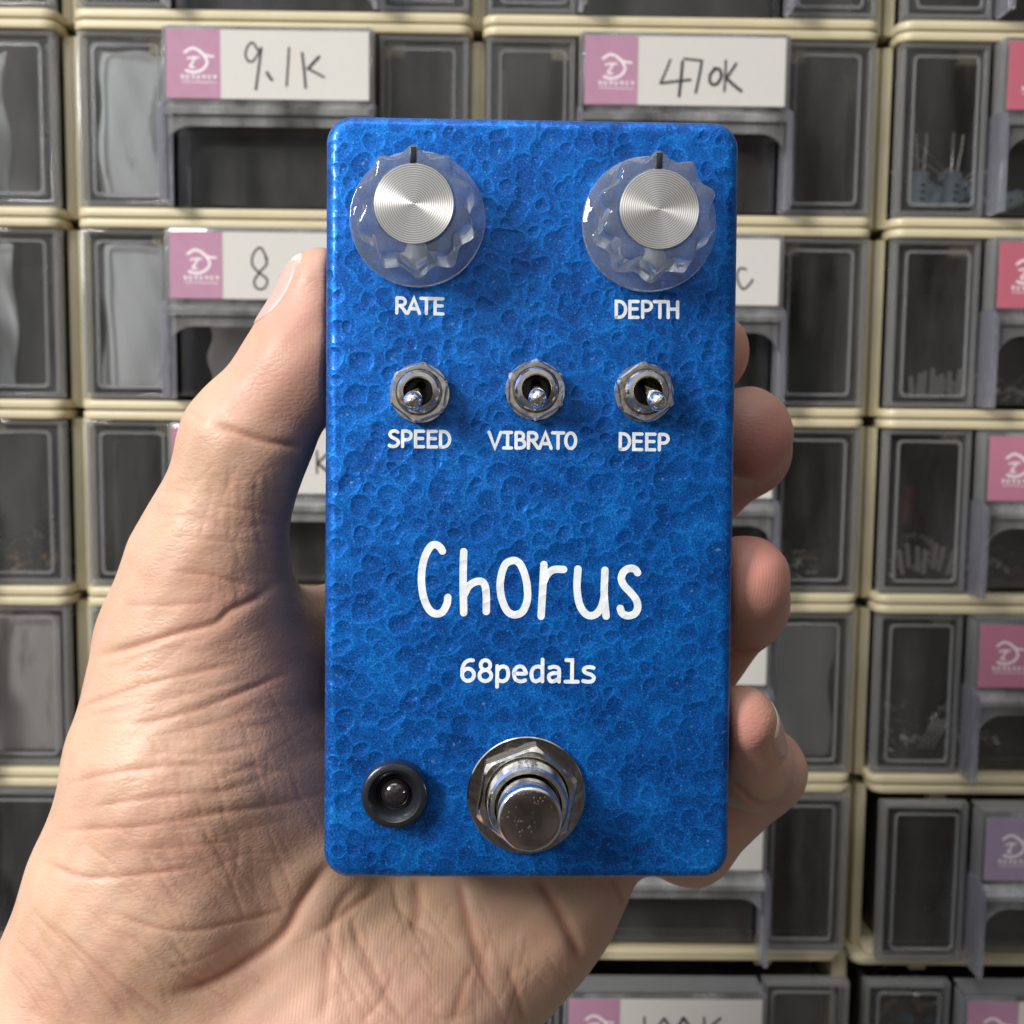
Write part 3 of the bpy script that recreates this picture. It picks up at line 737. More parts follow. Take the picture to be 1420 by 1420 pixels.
# lettering: a plain monospaced stroke alphabet (x 0..0.5, y 0..1)
def arc(cx, cy, rx, ry, a0, a1, n=10):
    return [(cx + rx * math.cos(RAD(a0 + (a1 - a0) * i / n)), cy + ry * math.sin(RAD(a0 + (a1 - a0) * i / n))) for i in range(n + 1)]
GL = {
    'R': [[(0.04, 0), (0.04, 1)], [(0.04, 1), (0.24, 1)] + arc(0.24, 0.75, 0.20, 0.25, 80, -80) + [(0.24, 0.5), (0.04, 0.5)], [(0.22, 0.5), (0.34, 0.3), (0.50, 0)]],
    'A': [[(-0.03, 0), (0.25, 1), (0.53, 0)], [(0.08, 0.30), (0.42, 0.30)]],
    'T': [[(-0.02, 1), (0.52, 1)], [(0.25, 1), (0.25, 0)]],
    'E': [[(0.44, 1), (0.06, 1), (0.06, 0), (0.44, 0)], [(0.06, 0.53), (0.40, 0.53)]],
    'D': [[(0.03, 0), (0.03, 1), (0.16, 1)] + arc(0.16, 0.5, 0.31, 0.5, 80, -80, 14) + [(0.16, 0), (0.03, 0)]],
    'P': [[(0.05, 0), (0.05, 1)], [(0.05, 1), (0.24, 1)] + arc(0.24, 0.72, 0.22, 0.28, 80, -80) + [(0.24, 0.44), (0.05, 0.44)]],
    'H': [[(0.03, 0), (0.03, 1)], [(0.47, 0), (0.47, 1)], [(0.03, 0.53), (0.47, 0.53)]],
    'S': [[(0.43, 0.92), (0.34, 0.98), (0.22, 1.0), (0.10, 0.93), (0.05, 0.77), (0.12, 0.62), (0.25, 0.53), (0.40, 0.42), (0.46, 0.26), (0.38, 0.07), (0.22, 0.0), (0.10, 0.02), (0.03, 0.07)]],
    'V': [[(-0.03, 1), (0.25, 0), (0.53, 1)]],
    'I': [[(0.06, 1), (0.44, 1)], [(0.25, 1), (0.25, 0)], [(0.06, 0), (0.44, 0)]],
    'B': [[(0.05, 0), (0.05, 1)], [(0.05, 1), (0.23, 1)] + arc(0.23, 0.765, 0.18, 0.235, 80, -80) + [(0.23, 0.53), (0.05, 0.53)], [(0.24, 0.53)] + arc(0.24, 0.265, 0.23, 0.265, 80, -80) + [(0.24, 0), (0.05, 0)]],
    'O': [arc(0.25, 0.5, 0.24, 0.5, 0, 345, 23) + ['c']],
    '6': [[(0.42, 0.98), (0.28, 0.98), (0.13, 0.85), (0.05, 0.60), (0.04, 0.35)], arc(0.25, 0.29, 0.21, 0.29, 0, 345, 23) + ['c']],
    '8': [arc(0.25, 0.76, 0.17, 0.235, 0, 345, 19) + ['c'], arc(0.25, 0.26, 0.21, 0.265, 0, 345, 21) + ['c']],
    'p': [[(0.06, -0.27), (0.06, 0.72)], [(0.06, 0.50), (0.16, 0.66), (0.28, 0.70), (0.40, 0.62), (0.45, 0.38), (0.41, 0.12), (0.28, 0.0), (0.16, 0.02), (0.06, 0.10)]],
    'e': [[(0.06, 0.37), (0.44, 0.37), (0.43, 0.52), (0.36, 0.67), (0.25, 0.71), (0.13, 0.65), (0.05, 0.48), (0.05, 0.28), (0.11, 0.08), (0.25, 0.0), (0.36, 0.01), (0.44, 0.05)]],
    'd': [[(0.44, 0.0), (0.44, 1.05)], [(0.44, 0.62), (0.34, 0.70), (0.22, 0.70), (0.10, 0.60), (0.05, 0.36), (0.09, 0.10), (0.20, 0.0), (0.32, 0.06), (0.44, 0.20)]],
    'a': [[(0.08, 0.66), (0.24, 0.71), (0.37, 0.66), (0.42, 0.52), (0.42, 0.0)], [(0.42, 0.40), (0.22, 0.40), (0.09, 0.32), (0.06, 0.17), (0.13, 0.02), (0.26, 0.02), (0.42, 0.16)]],
    'l': [[(0.06, 1.03), (0.27, 1.03), (0.27, 0.0)], [(0.04, 0.0), (0.48, 0.0)]],
    's': [[(0.42, 0.67), (0.26, 0.71), (0.11, 0.65), (0.08, 0.52), (0.18, 0.41), (0.34, 0.34), (0.44, 0.20), (0.38, 0.04), (0.22, 0.0), (0.06, 0.04)]],
}
def lettering(text, u0, u1, v0, v1, w, curved='Sesapd6'):
    """text whose first cell starts at u0 and last ends at u1 (photo px), baseline v0, cap line v1; v0,v1 given as (left,right)"""
    a = on_face(u0, v0[0]); b = on_face(u1, v0[1]); top = on_face(u0, v1)
    bm = bmesh.new(); n = len(text); ex = (b - a) / n; hgt = (top - a).length; ey = Vector((-ex.y, ex.x, 0)).normalized() * hgt
    i = 0
    for k, ch in enumerate(text):
        for s in GL[ch]:
            closed = s[-1] == 'c'
            pts = [a + ex * (k + 0.09 + p[0] / 0.5 * 0.82) + ey * p[1] for p in (s[:-1] if closed else s)]
            pts = [Vector((p.x, p.y)) for p in pts]
            if ch in 'Sesapd6' and len(pts) > 4 and not closed: pts = smooth_line(pts, False, 4)
            stroke(bm, pts, w, 0.05 + 0.004 * i, closed, 0.09); i += 1
    return obj('lettering', bm, M['ink'], pedal, False)
lettering('RATE', 547.5, 617.5, (434, 435.5), 413, 0.49)
lettering('DEPTH', 852, 942, (440, 440.5), 418, 0.49)
lettering('SPEED', 537.5, 626, (619, 620), 597.5, 0.49)
lettering('VIBRATO', 677.5, 800, (621, 622), 599.5, 0.49)
lettering('DEEP', 857.5, 929, (623, 624), 601.5, 0.49)
lettering('68pedals', 637, 828, (944, 945.5), 915, 0.56)
# the hand drawn title
TITLE = [([(275, 165), (262, 145), (240, 132), (215, 140), (190, 180), (172, 240), (166, 310), (172, 380), (190, 440), (215, 478), (245, 490), (275, 480), (298, 440), (303, 405)], 0),
         ([(385, 168), (382, 300), (385, 485)], 0), ([(388, 390), (410, 348), (445, 325), (480, 324), (497, 350), (502, 400), (502, 478)], 0),
         ([(635, 215), (600, 235), (578, 300), (575, 370), (590, 435), (615, 480), (650, 495), (690, 478), (714, 420), (714, 350), (702, 290), (682, 240), (660, 218)], 1),
         ([(801, 235), (795, 350), (786, 502)], 0), ([(797, 330), (815, 290), (850, 262), (903, 260)], 0),
         ([(977, 258), (972, 350), (982, 430), (1007, 480), (1040, 500), (1075, 488), (1100, 452), (1113, 400)], 0), ([(1117, 264), (1113, 390), (1123, 502)], 0),
         ([(1286, 277), (1270, 258), (1240, 256), (1212, 275), (1202, 310), (1217, 345), (1250, 380), (1280, 420), (1286, 460), (1270, 490), (1235, 500), (1207, 488), (1196, 462)], 0)]
bm = bmesh.new()
for i, (pts, cl) in enumerate(TITLE):
    q = [on_face(540 + p[0] / 3.737, 720 + p[1] / 3.737) for p in pts]
    stroke(bm, smooth_line([Vector((p.x, p.y)) for p in q], cl), 1.10, 0.05 + 0.005 * i, cl, 0.09)
obj('lettering', bm, M['ink'], pedal, False)

# knobs
def lobes(r, z, a):
    if r < 7.0 or z < 1.95: return r
    return r - 1.25 * (0.5 - 0.5 * math.cos(10 * (a - math.pi / 2))) ** 0.8
def knob(u, v, rz):
    p = on_face(u, v, 1.0); p.z = 0.35
    bm = bmesh.new()
    lathe(bm, [(9.45, 0.0), (9.8, 0.2), (9.85, 0.9), (9.7, 1.35), (9.35, 1.5), (9.0, 1.7), (8.75, 1.96), (8.7, 2.2), (8.3, 9.7), (8.22, 10.15), (8.0, 10.45), (7.75, 10.6), (5.75, 10.65), (5.65, 10.2), (0.5, 10.2)], 240, lobes)
    kb = obj('knob', bm, M['knob'], pedal, loc=p, angle=40); kb.rotation_euler.z = RAD(rz)
    bm = bmesh.new(); lathe(bm, [(5.3, 10.3), (5.45, 10.4), (5.5, 10.9), (5.4, 11.05), (0.12, 11.05)], 128)
    obj('knob_cap', bm, M['alu'], kb)
    bm = bmesh.new(); box(bm, -0.42, 0.42, 5.7, 7.8, 8.4, 10.78, 0.1); obj('pointer_line', bm, M['black'], kb)
    bm = bmesh.new(); lathe(bm, [(2.9, 0.2), (3.3, 0.6), (3.0, 9.6)], 32); obj('shaft_hub', bm, M['shaft'], kb)
    bm = bmesh.new(); mt = Matrix.Translation((0, -3.4, 4.6)) @ Matrix.Rotation(RAD(90), 4, 'X'); lathe(bm, [(1.2, 0), (1.3, 0.3), (1.3, 3.0), (1.0, 3.3)], 24, M4=mt); obj('set_screw', bm, M['shaft'], kb)
    return kb
M['shaft'] = glass('hub_plastic', (0.95, 0.97, 1.0), 0.2, 0.75, (0.70, 0.72, 0.75))
knob(579, 304, 1.5); knob(900, 311, 0.5)

# toggle switches
def hexring(af, z, ph, n=6):
    r = af / math.sqrt(3)
    return [(r * math.cos(RAD(60 * i + ph)), r * math.sin(RAD(60 * i + ph)), z) for i in range(n)]
def hexnut(af, z0, z1, hole, ph, ch):
    """chamfered hex nut with a hole: a 72-sided loop, rounded off at its upper edge"""
    bm = bmesh.new(); n = 72; loops = []
    def hexr(a):
        t = (math.degrees(a) - ph) % 60 - 30
        return (af / 2) / math.cos(RAD(t))
    rc = af / 2 * 1.085
    def ring(fn, z): return [(fn(2 * math.pi * i / n) * math.cos(2 * math.pi * i / n), fn(2 * math.pi * i / n) * math.sin(2 * math.pi * i / n), z) for i in range(n)]
    def cham(a): return 0
    loops.append(ring(lambda a: hole, z0)); loops.append(ring(hexr, z0))
    # side walls reach lower at the corners, as on a turned nut
    top = []
    for i in range(n):
        a = 2 * math.pi * i / n; r = hexr(a); drop = max(0.0, r - rc) * 0.75
        top.append((r * math.cos(a), r * math.sin(a), z1 - ch - drop))
    loops.append(top)
    loops.append(ring(lambda a: min(hexr(a), rc) - ch * 0.8, z1))
    loops.append(ring(lambda a: hole + 0.35, z1)); loops.append(ring(lambda a: hole, z1 - 0.35)); 
    rs = [[bm.verts.new(p) for p in l] for l in loops]
    for a, b in zip(rs, rs[1:] + rs[:1]):
        for i in range(n): bm.faces.new((a[i], a[(i + 1) % n], b[(i + 1) % n], b[i]))
    return bm
def toggle(u, v, ph, tip):
    p = on_face(u, v, 1.0); p.z = 0.05
    bm = bmesh.new()
    prof = [(2.0, 0.2), (3.0, 0.2)]
    z = 1.9
    while z < 4.2: prof += [(3.05, z), (2.85, z + 0.2)]; z += 0.4
    prof += [(3.0, 4.4), (2.75, 4.75), (2.15, 4.8), (1.95, 4.5), (1.9, 0.3)]
    lathe(bm, prof, 48)
    tg = obj('toggle_switch', bm, M['nickel'], pedal, loc=p)
    bm = bmesh.new(); lathe(bm, [(1.86, 0.35), (1.86, 1.4), (0.1, 1.4)], 32); obj('throat_shade', bm, M['black'], tg)  # black plug put in as the shade inside the bushing
    obj('hex_nut', hexnut(7.9, 0.35, 2.3, 3.06, ph, 0.3), M['satin'], tg)
    bm = bmesh.new(); lathe(bm, [(3.3, 0.0), (4.35, 0.0), (4.4, 0.12), (4.35, 0.3), (3.3, 0.3)], 48); obj('washer', bm, M['nickel'], tg)
    e_ = on_face(tip[0], tip[1], 9.6) - p
    base = Vector((-e_.x * 0.35, -e_.y * 0.35 + 0.25, 1.2)); d = (e_ - base); L = d.length; q = d.to_track_quat('Z', 'Y').to_matrix().to_4x4()
    bm = bmesh.new(); prof = [(0.80, 0), (0.95, L * 0.40), (1.22, L * 0.70), (1.30, L * 0.88)]
    for k in range(1, 8):
        a = RAD(90 * k / 8); prof.append((1.30 * math.cos(a), L * 0.88 + 1.45 * math.sin(a)))
    lathe(bm, prof, 32, M4=Matrix.Translation(base) @ q); obj('lever', bm, M['chrome'], tg)
toggle(581.5, 544.5, 82, (570.5, 559)); toggle(742.5, 541, 90, (746, 555)); toggle(894, 544, 97, (915, 560))

# foot switch
p = on_face(730, 1103, 0.8); p.z = 0
bm = bmesh.new()
prof = [(4.75, 0.5), (5.8, 0.5)]; z = 1.0
while z < 6.4: prof += [(5.9, z), (5.62, z + 0.35)]; z += 0.7
prof += [(5.75, 6.8), (5.45, 7.3), (4.85, 7.4), (4.7, 7.0), (4.65, 3)]
lathe(bm, prof, 64); fs = obj('foot_switch', bm, M['nickel'], pedal, loc=p)
bm = bmesh.new(); lathe(bm, [(6.0, 0.03), (8.6, 0.03), (8.78, 0.2), (8.75, 0.75), (8.6, 0.9), (6.0, 0.9)], 72); obj('washer', bm, M['dark'], fs)
obj('hex_nut', hexnut(13.7, 0.95, 3.2, 5.95, 81, 0.4), M['satin'], fs)
top = on_face(735, 1137.5, 14.2) - p
bm = bmesh.new(); pr = [(4.45, 3.0), (4.5, 3.2), (4.5, 13.5)]
for k in range(1, 6):
    a = RAD(90 * k / 5); pr.append((4.5 - 0.5 * (1 - math.cos(a)), 13.5 + 0.5 * math.sin(a)))
pr += [(3.4, 14.06), (1.5, 14.1), (0.1, 14.1)]
sh = Matrix.Identity(4); sh[0][2] = top.x / 14.1; sh[1][2] = top.y / 14.1
tilt = Vector((top.x, top.y, 14.1)).to_track_quat('Z', 'Y').to_matrix().to_4x4()
lathe(bm, pr, 64, M4=tilt); bt = obj('button', bm, M['chrome'], fs)
bt.data.materials.append(M['scuffed'])
zz = max(v.co.z for v in bt.data.vertices)
for f in bt.data.polygons:
    if (tilt.to_3x3().inverted() @ f.normal).z > 0.93: f.material_index = 1
# indicator lamp
p = on_face(548, 1100, 1.2); p.z = 0
bm = bmesh.new(); lathe(bm, [(4.9, 0.03), (4.95, 0.3), (4.9, 2.3), (4.7, 2.8), (4.35, 3.0), (3.85, 3.02), (3.7, 2.9), (2.45, 0.95), (2.3, 0.9), (2.25, 0.5)], 64)
bz = obj('lamp_bezel', bm, M['black'], pedal, loc=p, angle=28)
bm = bmesh.new(); pr = [(2.15, 0.75), (2.15, 1.1)]
for k in range(1, 9): a = RAD(90 * k / 9); pr.append((2.15 * math.cos(a), 1.1 + 1.5 * math.sin(a)))
lathe(bm, pr, 40); obj('indicator_lens', bm, M['lens'], bz)

# ------------------------------------------------------------------ the hand (one continuous surface grown from a distance field, view frame, mm)
def cap_sd(Pn, a, b, ra, rb):
    ab = b - a; t = np.clip(((Pn - a) @ ab) / (ab @ ab), 0, 1)
    return np.linalg.norm(Pn - (a + t[:, None] * ab), axis=1) - (ra + (rb - ra) * t)
def ell_sd(Pn, c, rad, rotm):
    q = (Pn - c) @ rotm
    k0 = np.linalg.norm(q / rad, axis=1); k1 = np.linalg.norm(q / (rad * rad), axis=1)
    return k0 * (k0 - 1) / np.maximum(k1, 1e-6)
def smin(a, b, k):
    h = np.clip(0.5 + 0.5 * (b - a) / k, 0, 1)
    return b + (a - b) * h - k * h * (1 - h)
def smax(a, b, k): return -smin(-a, -b, k)
def rz_(deg, tilt=0.0):
    c, s = math.cos(RAD(deg)), math.sin(RAD(deg)); Rz = np.array(((c, -s, 0), (s, c, 0), (0, 0, 1.0)))
    ct, st = math.cos(RAD(tilt)), math.sin(RAD(tilt)); Ry = np.array(((ct, 0, st), (0, 1, 0), (-st, 0, ct)))
    return Rz @ Ry
RP = np.array(R_PED); TP = np.array(T_PED)
def pedal_sd(Pn):
    q = (Pn - TP) @ RP
    q = q - np.array((0, 0, 15.4)); hx = np.array((HX + 0.55, HY + 0.55, 15.6)) - 2.0
    d = np.abs(q) - hx
    return np.linalg.norm(np.maximum(d, 0), axis=1) + np.minimum(d.max(axis=1), 0) - 2.0
PALM = [  # capsule chains (u, v, z, r) joined softly
    [(272, 905, 205, 15.5), (258, 1070, 203, 18.2), (222, 1230, 203, 19.2)],                 # ball of the thumb
    [(330, 1010, 212, 16), (400, 1180, 211, 15)],
    [(640, 910, 233, 13), (600, 1250, 228, 16)], [(780, 950, 234, 13), (690, 1260, 227, 16.5)],
    [(900, 1030, 236, 11), (748, 1222, 227, 14.5), (612, 1398, 218, 15.5)],                    # little-finger side of the palm
    [(335, 890, 210, 9.5), (500, 882, 226, 8.5)],                                               # web between thumb and palm
    [(480, 915, 232, 13.5), (475, 1250, 222, 17)],
    [(430, 1330, 213.5, 17), (550, 1405, 212.5, 18)],
    [(330, 1400, 212, 19), (430, 1480, 207, 19)],
    [(205, 1250, 206, 18), (95, 1430, 204, 17)],
]
THUMB = [[(278, 905, 204, 14.0), (289, 778, 200, 11.5), (342, 612, 194.5, 9.5)], [(338, 612, 194.5, 9.6), (417, 505, 193.5, 8.0), (447, 402, 193, 6.5)], [(354, 600, 198, 8.4), (452, 427, 199.5, 6.4)]]
ARM = [[(260, 1430, 212, 19), (120, 1700, 198, 25), (-30, 2100, 180, 29)], [(470, 1460, 213, 17), (320, 1700, 200, 23), (130, 2100, 190, 28)]]
FINGERS = [
    [(640, 560, 232, 9.5), (860, 500, 232, 8.6), (962, 492, 224, 8.2), (978, 488, 214, 7.6)],
    [(700, 760, 236, 9.8), (935, 706, 233, 8.8), (1028, 622, 218, 8.3), (1034, 602, 206, 7.9)],
    [(740, 930, 236, 9.6), (935, 950, 231, 8.6), (1024, 836, 208, 8.0), (1033, 806, 193.5, 7.2)],
    [(830, 1130, 236, 8.8), (958, 1167, 226, 7.6), (1053, 1070, 219, 7.7), (1036, 1060, 202, 6.9), (1028, 1000, 190.8, 5.5)],
]
def chain_sd(Pn, ch, k=3.0):
    d = None
    for a, b in zip(ch, ch[1:]):
        q = cap_sd(Pn, pix(*a[:3]), pix(*b[:3]), a[3], b[3])
        d = q if d is None else smin(d, q, k)
    return d
def hand_sd(Pn):
    d = None
    for ch in PALM:
        q = chain_sd(Pn, ch, 6.0); d = q if d is None else smin(d, q, 9.0)
    th = None
    for ch in THUMB:
        q = chain_sd(Pn, ch, 5.0); th = q if th is None else smin(th, q, 3.0)
    d = smin(d, th, 9.0)
    for ch in ARM: d = smin(d, chain_sd(Pn, ch, 8.0), 12.0)
    fg = None
    for ch in FINGERS:
        q = chain_sd(Pn, ch, 2.5); fg = q if fg is None else smin(fg, q, 0.8)
    d = smin(d, fg, 4.0)
    return smax(d, -pedal_sd(Pn) + 0.05, 1.2)
def surface_nets(fn, lo, hi, h):
    n = np.ceil((hi - lo) / h).astype(int) + 1
    cs = 4; nc = n // cs + 2
    ax = [lo[i] + np.arange(nc[i]) * h * cs for i in range(3)]
    G = np.stack(np.meshgrid(*ax, indexing='ij'), -1).reshape(-1, 3)
    dc = np.concatenate([fn(g) for g in np.array_split(G, max(1, len(G) // 200000))]).reshape(nc)
    near = np.abs(dc) < h * cs * 1.9
    ix = [np.minimum((np.arange(n[i]) + cs // 2) // cs, nc[i] - 1) for i in range(3)]
    D = dc[np.ix_(*ix)].astype(np.float64); mask = near[np.ix_(*ix)]
    ii = np.argwhere(mask); Pq = lo + ii * h
    D[mask] = np.concatenate([fn(g) for g in np.array_split(Pq, max(1, len(Pq) // 200000))])
    ins = D < 0
    c8 = [ins[a:n[0] - 1 + a, b:n[1] - 1 + b, c:n[2] - 1 + c] for a in (0, 1) for b in (0, 1) for c in (0, 1)]
    s = sum(x.astype(int) for x in c8); act = (s > 0) & (s < 8)
    cells = np.argwhere(act); vid = -np.ones(act.shape, int); vid[act] = np.arange(len(cells))
    acc = np.zeros((len(cells), 3)); cnt = np.zeros(len(cells))
    corners = [(a, b, c) for a in (0, 1) for b in (0, 1) for c in (0, 1)]
    for i, p in enumerate(corners):
        for q in corners[i + 1:]:
            if sum(abs(x - y) for x, y in zip(p, q)) != 1: continue
            d0 = D[cells[:, 0] + p[0], cells[:, 1] + p[1], cells[:, 2] + p[2]]; d1 = D[cells[:, 0] + q[0], cells[:, 1] + q[1], cells[:, 2] + q[2]]
            m = (d0 < 0) != (d1 < 0); t = np.where(m, d0 / np.where(m, d0 - d1, 1), 0)
            acc += np.where(m[:, None], np.array(p) + t[:, None] * (np.array(q) - np.array(p)), 0); cnt += m
    V = lo + (cells + acc / cnt[:, None]) * h
    faces = []
    for ax_ in range(3):
        o1, o2 = [a for a in range(3) if a != ax_]
        sl0 = [slice(None)] * 3; sl1 = [slice(None)] * 3
        sl0[ax_] = slice(0, n[ax_] - 1); sl1[ax_] = slice(1, n[ax_])
        ch = ins[tuple(sl0)] != ins[tuple(sl1)]
        e = np.argwhere(ch); e = e[(e[:, o1] > 0) & (e[:, o2] > 0) & (e[:, o1] < n[o1] - 1) & (e[:, o2] < n[o2] - 1)]
        def vv(da, db):
            q = e.copy(); q[:, o1] -= da; q[:, o2] -= db; return vid[q[:, 0], q[:, 1], q[:, 2]]
        qd = np.stack([vv(1, 1), vv(0, 1), vv(0, 0), vv(1, 0)], 1)
        flip = ins[e[:, 0], e[:, 1], e[:, 2]] ^ (ax_ == 1)
        qd[~flip] = qd[~flip][:, ::-1]
        faces.append(qd)
    return V, np.concatenate(faces)
def grad(fn, Pn, e=0.25):
    g = np.stack([fn(Pn + np.eye(3)[i] * e) - fn(Pn - np.eye(3)[i] * e) for i in range(3)], 1)
    return g / np.maximum(np.linalg.norm(g, axis=1, keepdims=True), 1e-9)
HLO = np.array((-118.0, -62.0, 160.0)); HHI = np.array((60.0, 135.0, 258.0))
V0, Q0 = surface_nets(hand_sd, HLO, HHI, 0.82)
me0 = bpy.data.meshes.new('tmp'); me0.from_pydata(V0.tolist(), [], Q0.tolist()); me0.update()
ob0 = bpy.data.objects.new('tmp', me0); COL.objects.link(ob0)
md = ob0.modifiers.new('s', 'SUBSURF'); md.levels = 1; md.render_levels = 1
dg = bpy.context.evaluated_depsgraph_get(); me = bpy.data.meshes.new_from_object(ob0.evaluated_get(dg), depsgraph=dg)
bpy.data.objects.remove(ob0); bpy.data.meshes.remove(me0)
nv = len(me.vertices); co = np.empty(nv * 3); me.vertices.foreach_get('co', co); co = co.reshape(-1, 3)
N = grad(hand_sd, co); co = co - N * np.clip(hand_sd(co), -0.5, 0.5)[:, None]
# creases: (points in photo px, depth mm, half width mm, red line strength)
CREASES = [
    ([(300, 588), (342, 603), (375, 613), (422, 620)], 0.9, 0.9, 0.8),
    ([(262, 570), (285, 585)], 0.4, 0.7, 0.2),
    ([(295, 700), (340, 706), (390, 716)], 0.22, 0.6, 0.5), ([(280, 745), (330, 752), (385, 752)], 0.18, 0.5, 0.4),
    ([(240, 792), (290, 797), (345, 812)], 0.30, 0.6, 0.5), ([(330, 640), (305, 700), (298, 745)], 0.15, 0.5, 0.3), ([(316, 640), (318, 700), (318, 760)], 0.15, 0.5, 0.3),
    ([(300, 640), (275, 665), (255, 690)], 0.13, 0.5, 0.2), ([(358, 650), (352, 700), (362, 760)], 0.13, 0.5, 0.2),
    ([(385, 806), (353, 830), (320, 846), (297, 865), (251, 876), (200, 892), (130, 909)], 0.85, 0.9, 0.9),
    ([(300, 832), (240, 838), (170, 838)], 0.20, 0.6, 0.5),
    ([(402, 932), (325, 964), (260, 988), (186, 1004)], 0.45, 0.7, 0.7), ([(335, 918), (232, 941), (139, 969), (105, 985)], 0.38, 0.7, 0.6),
    ([(345, 940), (260, 962), (190, 978)], 0.22, 0.5, 0.4), ([(372, 968), (300, 1000), (215, 1020)], 0.20, 0.5, 0.4),
    ([(288, 1057), (230, 1062), (167, 1069), (93, 1085)], 0.36, 0.7, 0.6), ([(358, 1085), (290, 1098), (223, 1104), (116, 1120)], 0.34, 0.7, 0.6),
    ([(418, 1113), (350, 1120), (279, 1132), (186, 1146), (79, 1150)], 0.40, 0.7, 0.7), ([(279, 1201), (186, 1213), (116, 1215), (60, 1192)], 0.40, 0.7, 0.7),
    ([(340, 1165), (270, 1172), (190, 1178)], 0.20, 0.5, 0.4), ([(330, 1040), (270, 1046), (215, 1042)], 0.16, 0.5, 0.3),
    ([(404, 1259), (335, 1276), (270, 1290), (214, 1285), (150, 1262)], 0.42, 0.7, 0.7),
    ([(462, 1196), (446, 1212), (418, 1252), (396, 1292), (353, 1327), (288, 1364), (235, 1378)], 1.25, 1.3, 0.8),
    ([(330, 985), (353, 1057), (372, 1120)], 0.12, 0.5, 0.3), ([(372, 955), (398, 1010), (418, 1057)], 0.14, 0.5, 0.3), ([(368, 1140), (388, 1195), (409, 1248)], 0.14, 0.5, 0.3),
    ([(250, 1120), (300, 1180), (330, 1250), (340, 1285)], 0.20, 0.5, 0.4), ([(200, 1180), (230, 1230), (262, 1262)], 0.20, 0.5, 0.4), ([(120, 1170), (160, 1200), (210, 1250), (225, 1275)], 0.20, 0.5, 0.4),
    ([(262, 1055), (320, 1085), (385, 1118)], 0.18, 0.5, 0.3), ([(150, 1130), (205, 1180), (300, 1235)], 0.16, 0.5, 0.3), ([(280, 1215), (340, 1185), (400, 1180)], 0.14, 0.5, 0.3),
    ([(70, 1280), (139, 1341), (195, 1383), (242, 1420)], 0.30, 0.8, 0.5), ([(40, 1255), (110, 1330), (150, 1380), (180, 1420)], 0.22, 0.6, 0.4), ([(20, 1300), (70, 1350), (110, 1420)], 0.2, 0.6, 0.3),
    ([(5, 1335), (40, 1375), (66, 1420)], 0.18, 0.6, 0.3), ([(180, 1300), (240, 1340), (330, 1395)], 0.25, 0.6, 0.4), ([(230, 1345), (280, 1330), (330, 1300)], 0.2, 0.6, 0.3),
    ([(578, 1215), (579, 1255), (574, 1296)], 0.55, 1.5, 0.6), ([(634, 1215), (653, 1296), (668, 1335), (671, 1377)], 0.75, 1.6, 0.75), ([(743, 1215), (780, 1275), (808, 1338)], 1.15, 1.5, 0.9),
    ([(848, 1215), (868, 1258), (868, 1275)], 0.6, 1.1, 0.6), ([(703, 1335), (720, 1391), (726, 1420)], 0.35, 1.0, 0.5), ([(657, 1335), (640, 1375), (628, 1420)], 0.4, 1.1, 0.5),
    ([(430, 1290), (453, 1285), (481, 1264), (523, 1233)], 0.45, 1.0, 0.6), ([(484, 1262), (495, 1300), (534, 1377), (560, 1420)], 0.38, 1.0, 0.5), ([(500, 1220), (470, 1255), (460, 1290), (445, 1420)], 0.4, 1.1, 0.5),
    ([(540, 1345), (534, 1377), (500, 1420)], 0.28, 0.8, 0.4), ([(590, 1400), (620, 1412), (660, 1405)], 0.25, 0.9, 0.3), ([(545, 1222), (556, 1262), (600, 1300)], 0.22, 0.8, 0.3),
    ([(1014, 900), (1030, 905), (1052, 903)], 0.5, 0.9, 0.6), ([(1012, 1080), (1030, 1096), (1052, 1113), (1095, 1114)], 0.55, 0.9, 0.7), ([(1020, 668), (1040, 690), (1060, 700)], 0.3, 0.9, 0.3),
]
# finer lines between the main ones: one family across the ball of the thumb, one along it, fans at wrist and palm
_r = random.Random(21)
def fine(u0, u1, v0, v1, n, ang, spread, l0, l1, d0, d1):
    for _ in range(n):
        u, v, L = _r.uniform(u0, u1), _r.uniform(v0, v1), _r.uniform(l0, l1)
        a = RAD(ang + _r.gauss(0, spread)); b = a + RAD(_r.gauss(0, 9))
        p1 = (u + L * math.cos(a), v + L * math.sin(a)); p2 = (p1[0] + L * math.cos(b), p1[1] + L * math.sin(b))
        CREASES.append(([(u, v), ((u + p1[0]) / 2 + _r.gauss(0, 2), (v + p1[1]) / 2 + _r.gauss(0, 2)), p1, p2], _r.uniform(d0, d1) * 0.55, 0.5, _r.uniform(0.12, 0.34)))
fine(120, 360, 900, 1200, 64, -13, 9, 25, 70, 0.10, 0.26); fine(200, 420, 930, 1230, 46, 66, 12, 20, 60, 0.08, 0.22)
fine(110, 330, 1130, 1330, 36, 40, 16, 20, 60, 0.08, 0.24); fine(10, 230, 1270, 1400, 34, 48, 10, 20, 60, 0.10, 0.26)
fine(200, 390, 650, 830, 30, 6, 10, 18, 45, 0.08, 0.20); fine(280, 380, 630, 800, 18, 84, 10, 18, 45, 0.07, 0.18)
fine(440, 820, 1230, 1400, 46, 78, 14, 20, 55, 0.10, 0.28); fine(440, 760, 1240, 1400, 22, 125, 14, 15, 40, 0.08, 0.22)
U = 710 + F * co[:, 0] / co[:, 2]; Vv = 710 + F * co[:, 1] / co[:, 2]; ppm = F / co[:, 2]
face_on = np.clip(-(N * (co / np.linalg.norm(co, axis=1, keepdims=True))).sum(1) * 3.0, 0, 1)
disp = np.zeros(nv); line = np.zeros(nv)
